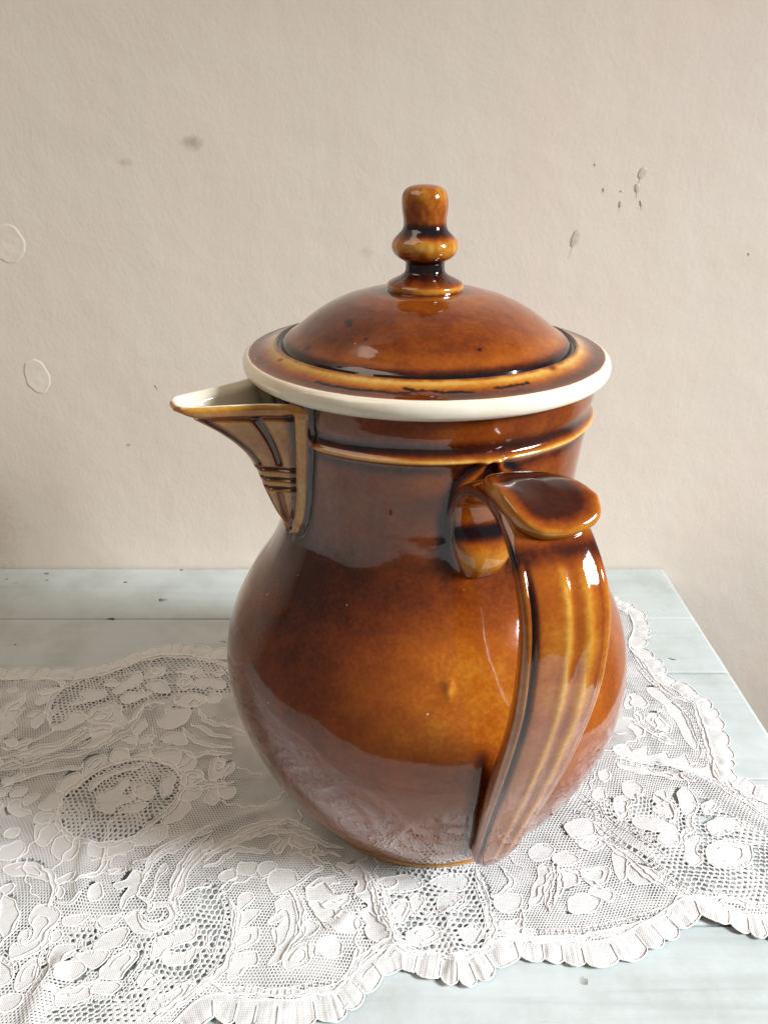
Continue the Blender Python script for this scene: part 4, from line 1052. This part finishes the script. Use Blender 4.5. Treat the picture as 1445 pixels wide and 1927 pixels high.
# ---- petals and clothwork: each a woven patch with its outline cord
CS = .0006
for i, (nm, p) in enumerate(SHAPES):
    p = p + .00020*np.stack([vnoise(p[:, 0]*400, p[:, 1]*400, 51), vnoise(p[:, 0]*400, p[:, 1]*400, 52)], 1)
    p = p + .0010*np.stack([vnoise(p[:, 0]*190, p[:, 1]*190, 55), vnoise(p[:, 0]*190, p[:, 1]*190, 56)], 1)
    lo = p.min(0) - CS; hi = p.max(0) + CS
    xs = np.arange(lo[0], hi[0] + CS, CS); ys = np.arange(lo[1], hi[1] + CS, CS)
    X, Y = np.meshgrid(xs, ys, indexing='ij')
    m = inside(p, X, Y)
    cm = m[:-1, :-1] | m[1:, :-1] | m[1:, 1:] | m[:-1, 1:]
    # soft swelling towards the middle
    d = np.zeros(X.shape); e = m.copy()
    for _ in range(4):
        d += e
        e2 = e.copy(); e2[1:] &= e[:-1]; e2[:-1] &= e[1:]; e2[:, 1:] &= e[:, :-1]; e2[:, :-1] &= e[:, 1:]
        e = e2
    Z = cloth_h(X, Y) + .00010 + .00010*vnoise(X*300 + i, Y*900, 53) + .00008*vnoise(X*170 + i*3, Y*170, 54)
    Qg = grid_quads(*X.shape).reshape(X.shape[0]-1, X.shape[1]-1, 4)[cm]
    if len(Qg) == 0: continue
    used, inv = np.unique(Qg, return_inverse=True)
    V = np.stack([X, Y, Z], -1).reshape(-1, 3)[used]
    # points that poke out of the outline are pulled back onto it
    mi = m.ravel()[used]
    outv = np.where(~mi)[0]
    if len(outv):
        dd = ((V[outv, None, :2] - p[None])**2).sum(-1)
        V[outv, :2] = p[dd.argmin(1)]
    tv, tq = tube_arrays(p, .00034, .00024, True)
    pieces = [(V, inv.reshape(-1, 4)), (tv, tq)]
    ext = (p.max(0) - p.min(0)).min()
    if ext > .0085 and i % 3 == 0:                       # an echo of the outline inside the larger pieces
        c = p.mean(0)
        e = smooth_path((p[::max(1, len(p)//14)] - c)*.55 + c, .0009, True) + .0006*np.stack([vnoise(p[0, :1]*900 + np.arange(1)*0, p[0, 1:]*900, 57)]*2, 1)
        if len(e) > 8: pieces.append(tube_arrays(e[:int(len(e)*.8)], .00028, .0003))
    VV, QQ = join(pieces)
    o = lobj(nm, VV, QQ)
    o.data.materials.append(CORD)
    mi = np.zeros(len(QQ), np.int32); mi[len(pieces[0][1]):] = 1
    o.data.polygons.foreach_set('material_index', mi)

# ---- free cords
parts = [tube_arrays(rough_path(p, .0009, False, .0004, i), .00044, .00040) for i, p in enumerate(LINE)]
# wandering outline threads of the small sprigs between the motifs
r3 = np.random.default_rng(17)
for i in range(430):
    q = np.array([r3.uniform(-1.15*S, .66*S), r3.uniform(.45*S, 1.5*S)])
    if look(q) not in (1, 2): continue
    a = r3.uniform(0, 6.28); turn = r3.uniform(-45, 45); pts = [q.copy()]
    n = int(r3.integers(14, 40)); wig = r3.uniform(900, 1500)
    for k in range(n):
        a += turn*.0011 + .42*math.sin(k*.75 + i)
        q = q + .0011*np.array([math.cos(a), math.sin(a)])
        if look(q) not in (1, 2, 3): break
        pts.append(q.copy())
    if len(pts) > 7: parts.append(tube_arrays(smooth_path(np.array(pts), .0008), .00036, .00030, False, 5))
# paisley bands: a narrow woven tape between two cords along the long lines
tapes = []
for i, p in enumerate(LINE):
    c = rough_path(p, .0009, False, .0004, i)
    if len(c) < 26: continue
    T = np.gradient(c, axis=0); T /= np.linalg.norm(T, axis=1)[:, None]
    N = np.stack([-T[:, 1], T[:, 0]], 1)
    wd = .0023*(.8 + .5*np.abs(np.sin(np.arange(len(c))*.16 + i)))*np.clip(np.minimum(np.arange(len(c)), np.arange(len(c))[::-1])/10, .1, 1)
    e = c + N*wd[:, None]*(1 if i % 2 else -1)
    ok = look(e) != 0
    if not ok.all(): continue
    parts.append(tube_arrays(e, .00036, .00030, False, 5))
    t = np.linspace(0, 1, 5)[None, :, None]
    P = c[:, None]*(1 - t) + e[:, None]*t
    Zt = cloth_h(P[..., 0], P[..., 1]) + .00016 + .0001*vnoise(P[..., 0]*600, P[..., 1]*600, 58)
    tapes.append((np.concatenate([P, Zt[..., None]], -1).reshape(-1, 3), grid_quads(len(c), 5)))
V, Q = join(tapes); lobj('woven_tape', V, Q, kind='stuff')
V, Q = join(parts); lobj('cord', V, Q, mat=CORD, kind='stuff')
# ---- ladders of square holes
parts = []
def bars(P0, P1, wd, zoff, ridge):
    """flat threads from P0 to P1 with a raised middle"""
    d = P1 - P0; L = np.linalg.norm(d, axis=1)[:, None] + 1e-9
    n = np.stack([-d[:, 1], d[:, 0]], 1)/L*(wd[:, None]/2)
    z0 = cloth_h(P0[:, 0], P0[:, 1]) + zoff; z1 = cloth_h(P1[:, 0], P1[:, 1]) + zoff
    e = d/L*(wd[:, None]*.25)
    P0 = P0 - e; P1 = P1 + e
    V = np.zeros((len(P0), 6, 3))
    for k, (P, s, z, r) in enumerate([(P0, -1, z0, 0), (P0, 0, z0, 1), (P0, 1, z0, 0), (P1, -1, z1, 0), (P1, 0, z1, 1), (P1, 1, z1, 0)]):
        V[:, k, :2] = P + s*n
        V[:, k, 2] = z + r*ridge
    b = (np.arange(len(P0))*6)[:, None]
    Q = np.concatenate([b + [0, 3, 4, 1], b + [1, 4, 5, 2]], 0)
    return V.reshape(-1, 3), Q
for h, T, N in HPATH:
    L = np.r_[0, np.cumsum(np.linalg.norm(np.diff(h, axis=0), axis=1))]
    s = np.arange(.0008, L[-1], .0028) + RNG.uniform(-.0003, .0003, len(np.arange(.0008, L[-1], .0028)))
    g = lambda a: np.stack([np.interp(s, L, a[:, 0]), np.interp(s, L, a[:, 1])], 1)
    P, Nn = g(h), g(N)
    parts.append(bars(P - Nn*.0017, P + Nn*.0017, np.full(len(P), .00070)*RNG.uniform(.7, 1.4, len(P)), .0002, .0004))
    for sg in (-1, 1):
        parts.append(tube_arrays(h + N*.0017*sg, .00034, .0003, False, 5))
V, Q = join(parts); lobj('ladder_work', V, Q, kind='stuff')

def hexnet(pitch, wd, code, seed, warp, ridge, rot):
    a = pitch/math.sqrt(3)
    nx = int(2.0*S/pitch) + 4; ny = int(1.25*S/(pitch*.866)) + 4
    I, J = np.meshgrid(np.arange(nx), np.arange(ny), indexing='ij')
    cx = RX0 + (I + .5*(J % 2))*pitch; cy = RY0 + J*pitch*.866
    c = np.stack([cx, cy], -1).reshape(-1, 2)
    near = (look(c) == code)
    near |= look(c + [pitch, 0]) == code; near |= look(c - [pitch, 0]) == code; near |= look(c + [0, pitch]) == code; near |= look(c - [0, pitch]) == code
    c = c[near]
    ang = np.radians(30 + 60*np.arange(4))
    cor = c[:, None] + a*np.stack([np.cos(ang), np.sin(ang)], -1)[None]
    P0 = cor[:, :3].reshape(-1, 2); P1 = cor[:, 1:].reshape(-1, 2)
    # vnoise must agree for shared corners, so it depends on position only
    def wv(P):
        f = .55/pitch
        return P + warp*pitch*np.stack([vnoise(P[:, 0]*f + seed, P[:, 1]*f, 61), vnoise(P[:, 0]*f, P[:, 1]*f + seed, 62)], 1) \
                 + .004*np.stack([vnoise(P[:, 0]*24, P[:, 1]*24, 63), vnoise(P[:, 0]*24, P[:, 1]*24, 64)], 1)
    mid = (P0 + P1)/2
    P0, P1 = wv(P0), wv(P1)
    mid = (P0 + P1)/2
    ok = (look(mid) == code) | ((look(P0) == code) & (look(P1) == code)) | ((look(P0) == code) ^ (look(P1) == code)) & (look(mid) != 0)
    P0, P1 = P0[ok], P1[ok]
    dense = np.clip(vnoise(P0[:, 0]*75 + seed, P0[:, 1]*75, 66)*2.2 - .05, 0, 1)
    w_ = wd*(1 + .25*vnoise(P0[:, 0]*160, P0[:, 1]*160, 65) + (.38 if code == 1 else .5)*dense)
    return bars(P0, P1, w_, .0001, ridge)
V, Q = hexnet(.00152, .00074, 1, 0.0, .10, .00025, 0); lobj('fine_net', V, Q, kind='stuff')
V, Q = hexnet(.0027, .00100, 2, 9.0, .34, .00045, 0); lobj('open_net', V, Q, kind='stuff')

# ---- ruffled, scalloped edging
def build_edging():
    n = len(edge); k = 15
    t = np.linspace(0, 1, k)
    L = np.r_[0, np.cumsum(np.linalg.norm(np.diff(edge, axis=0), axis=1))]
    # gathered scallops: round lobes with a tuck between each pair
    ph = L/.0108*np.pi + .9*np.sin(L*47) + .7*np.sin(L*131 + 1)
    lobe = np.sqrt(np.abs(np.sin(ph)) + .004)
    idx = np.floor(ph/np.pi)
    big = .75 + .5*np.abs(np.sin(idx*12.9898))
    amp = .0003 + .0005*np.abs(np.sin(idx*4.13))
    out = .0030*lobe*big - .0012
    P = edge[:, None] + eNs[:, None]*((1 - t)*EDGE_W)[None, :, None]
    P = P - eNs[:, None]*(t[None, :, None]**2)*out[:, None, None]
    base = cloth_h(P[..., 0], P[..., 1])
    Z = base + .0002 + (amp*lobe)[:, None]*np.sin(np.clip(t, 0, .9)*np.pi*.75)[None]
    Z = Z + (.00026*vnoise(L*480, L*0 + 3.3, 72) + .00022*vnoise(L*1100, L*0 + 7.7, 74))[:, None]*(.35 + .65*t)[None] + .00035*vnoise(P[..., 0]*260, P[..., 1]*260, 73)
    Z = np.maximum(Z, .0003)
    V = np.concatenate([P, Z[..., None]], -1)
    v1, q1 = V.reshape(-1, 3), grid_quads(n, k, True)
    def rim(j, rad):
        c = V[:, j]; a = np.linspace(0, 2*np.pi, 6, endpoint=False)
        W = np.stack([c[:, None, 0] + eN[:, 0:1]*np.cos(a)*rad, c[:, None, 1] + eN[:, 1:2]*np.cos(a)*rad, c[:, None, 2] + np.sin(a)[None]*rad + .0001], -1)
        I, J = np.meshgrid(np.arange(n), np.arange(6), indexing='ij'); I2 = (I+1) % n; J2 = (J+1) % 6
        return W.reshape(-1, 3), np.stack([I*6 + J, I*6 + J2, I2*6 + J2, I2*6 + J], -1).reshape(-1, 4)
    # a cord down each tuck between two lobes
    tucks = []
    for i in np.where(np.diff(idx) != 0)[0]:
        c = V[i, 4:]
        a = np.linspace(0, 2*np.pi, 5, endpoint=False); rad = .00034
        W = np.stack([c[:, None, 0] + eT[i, 0]*np.cos(a)*rad, c[:, None, 1] + eT[i, 1]*np.cos(a)*rad, c[:, None, 2] + .0002 + np.sin(a)*rad], -1)
        I, J = np.meshgrid(np.arange(len(c)-1), np.arange(5), indexing='ij'); J2 = (J+1) % 5
        tucks.append((W.reshape(-1, 3), np.stack([I*5 + J, (I+1)*5 + J, (I+1)*5 + J2, I*5 + J2], -1).reshape(-1, 4)))
    v, q = join([(v1, q1), rim(-1, .00036), rim(0, .00048)] + tucks)
    o = lobj('edging', v, q)
    o.data.materials.append(CORD)
    mi = np.ones(len(q), np.int32); mi[:len(q1)] = 0
    o.data.polygons.foreach_set('material_index', mi)
build_edging()
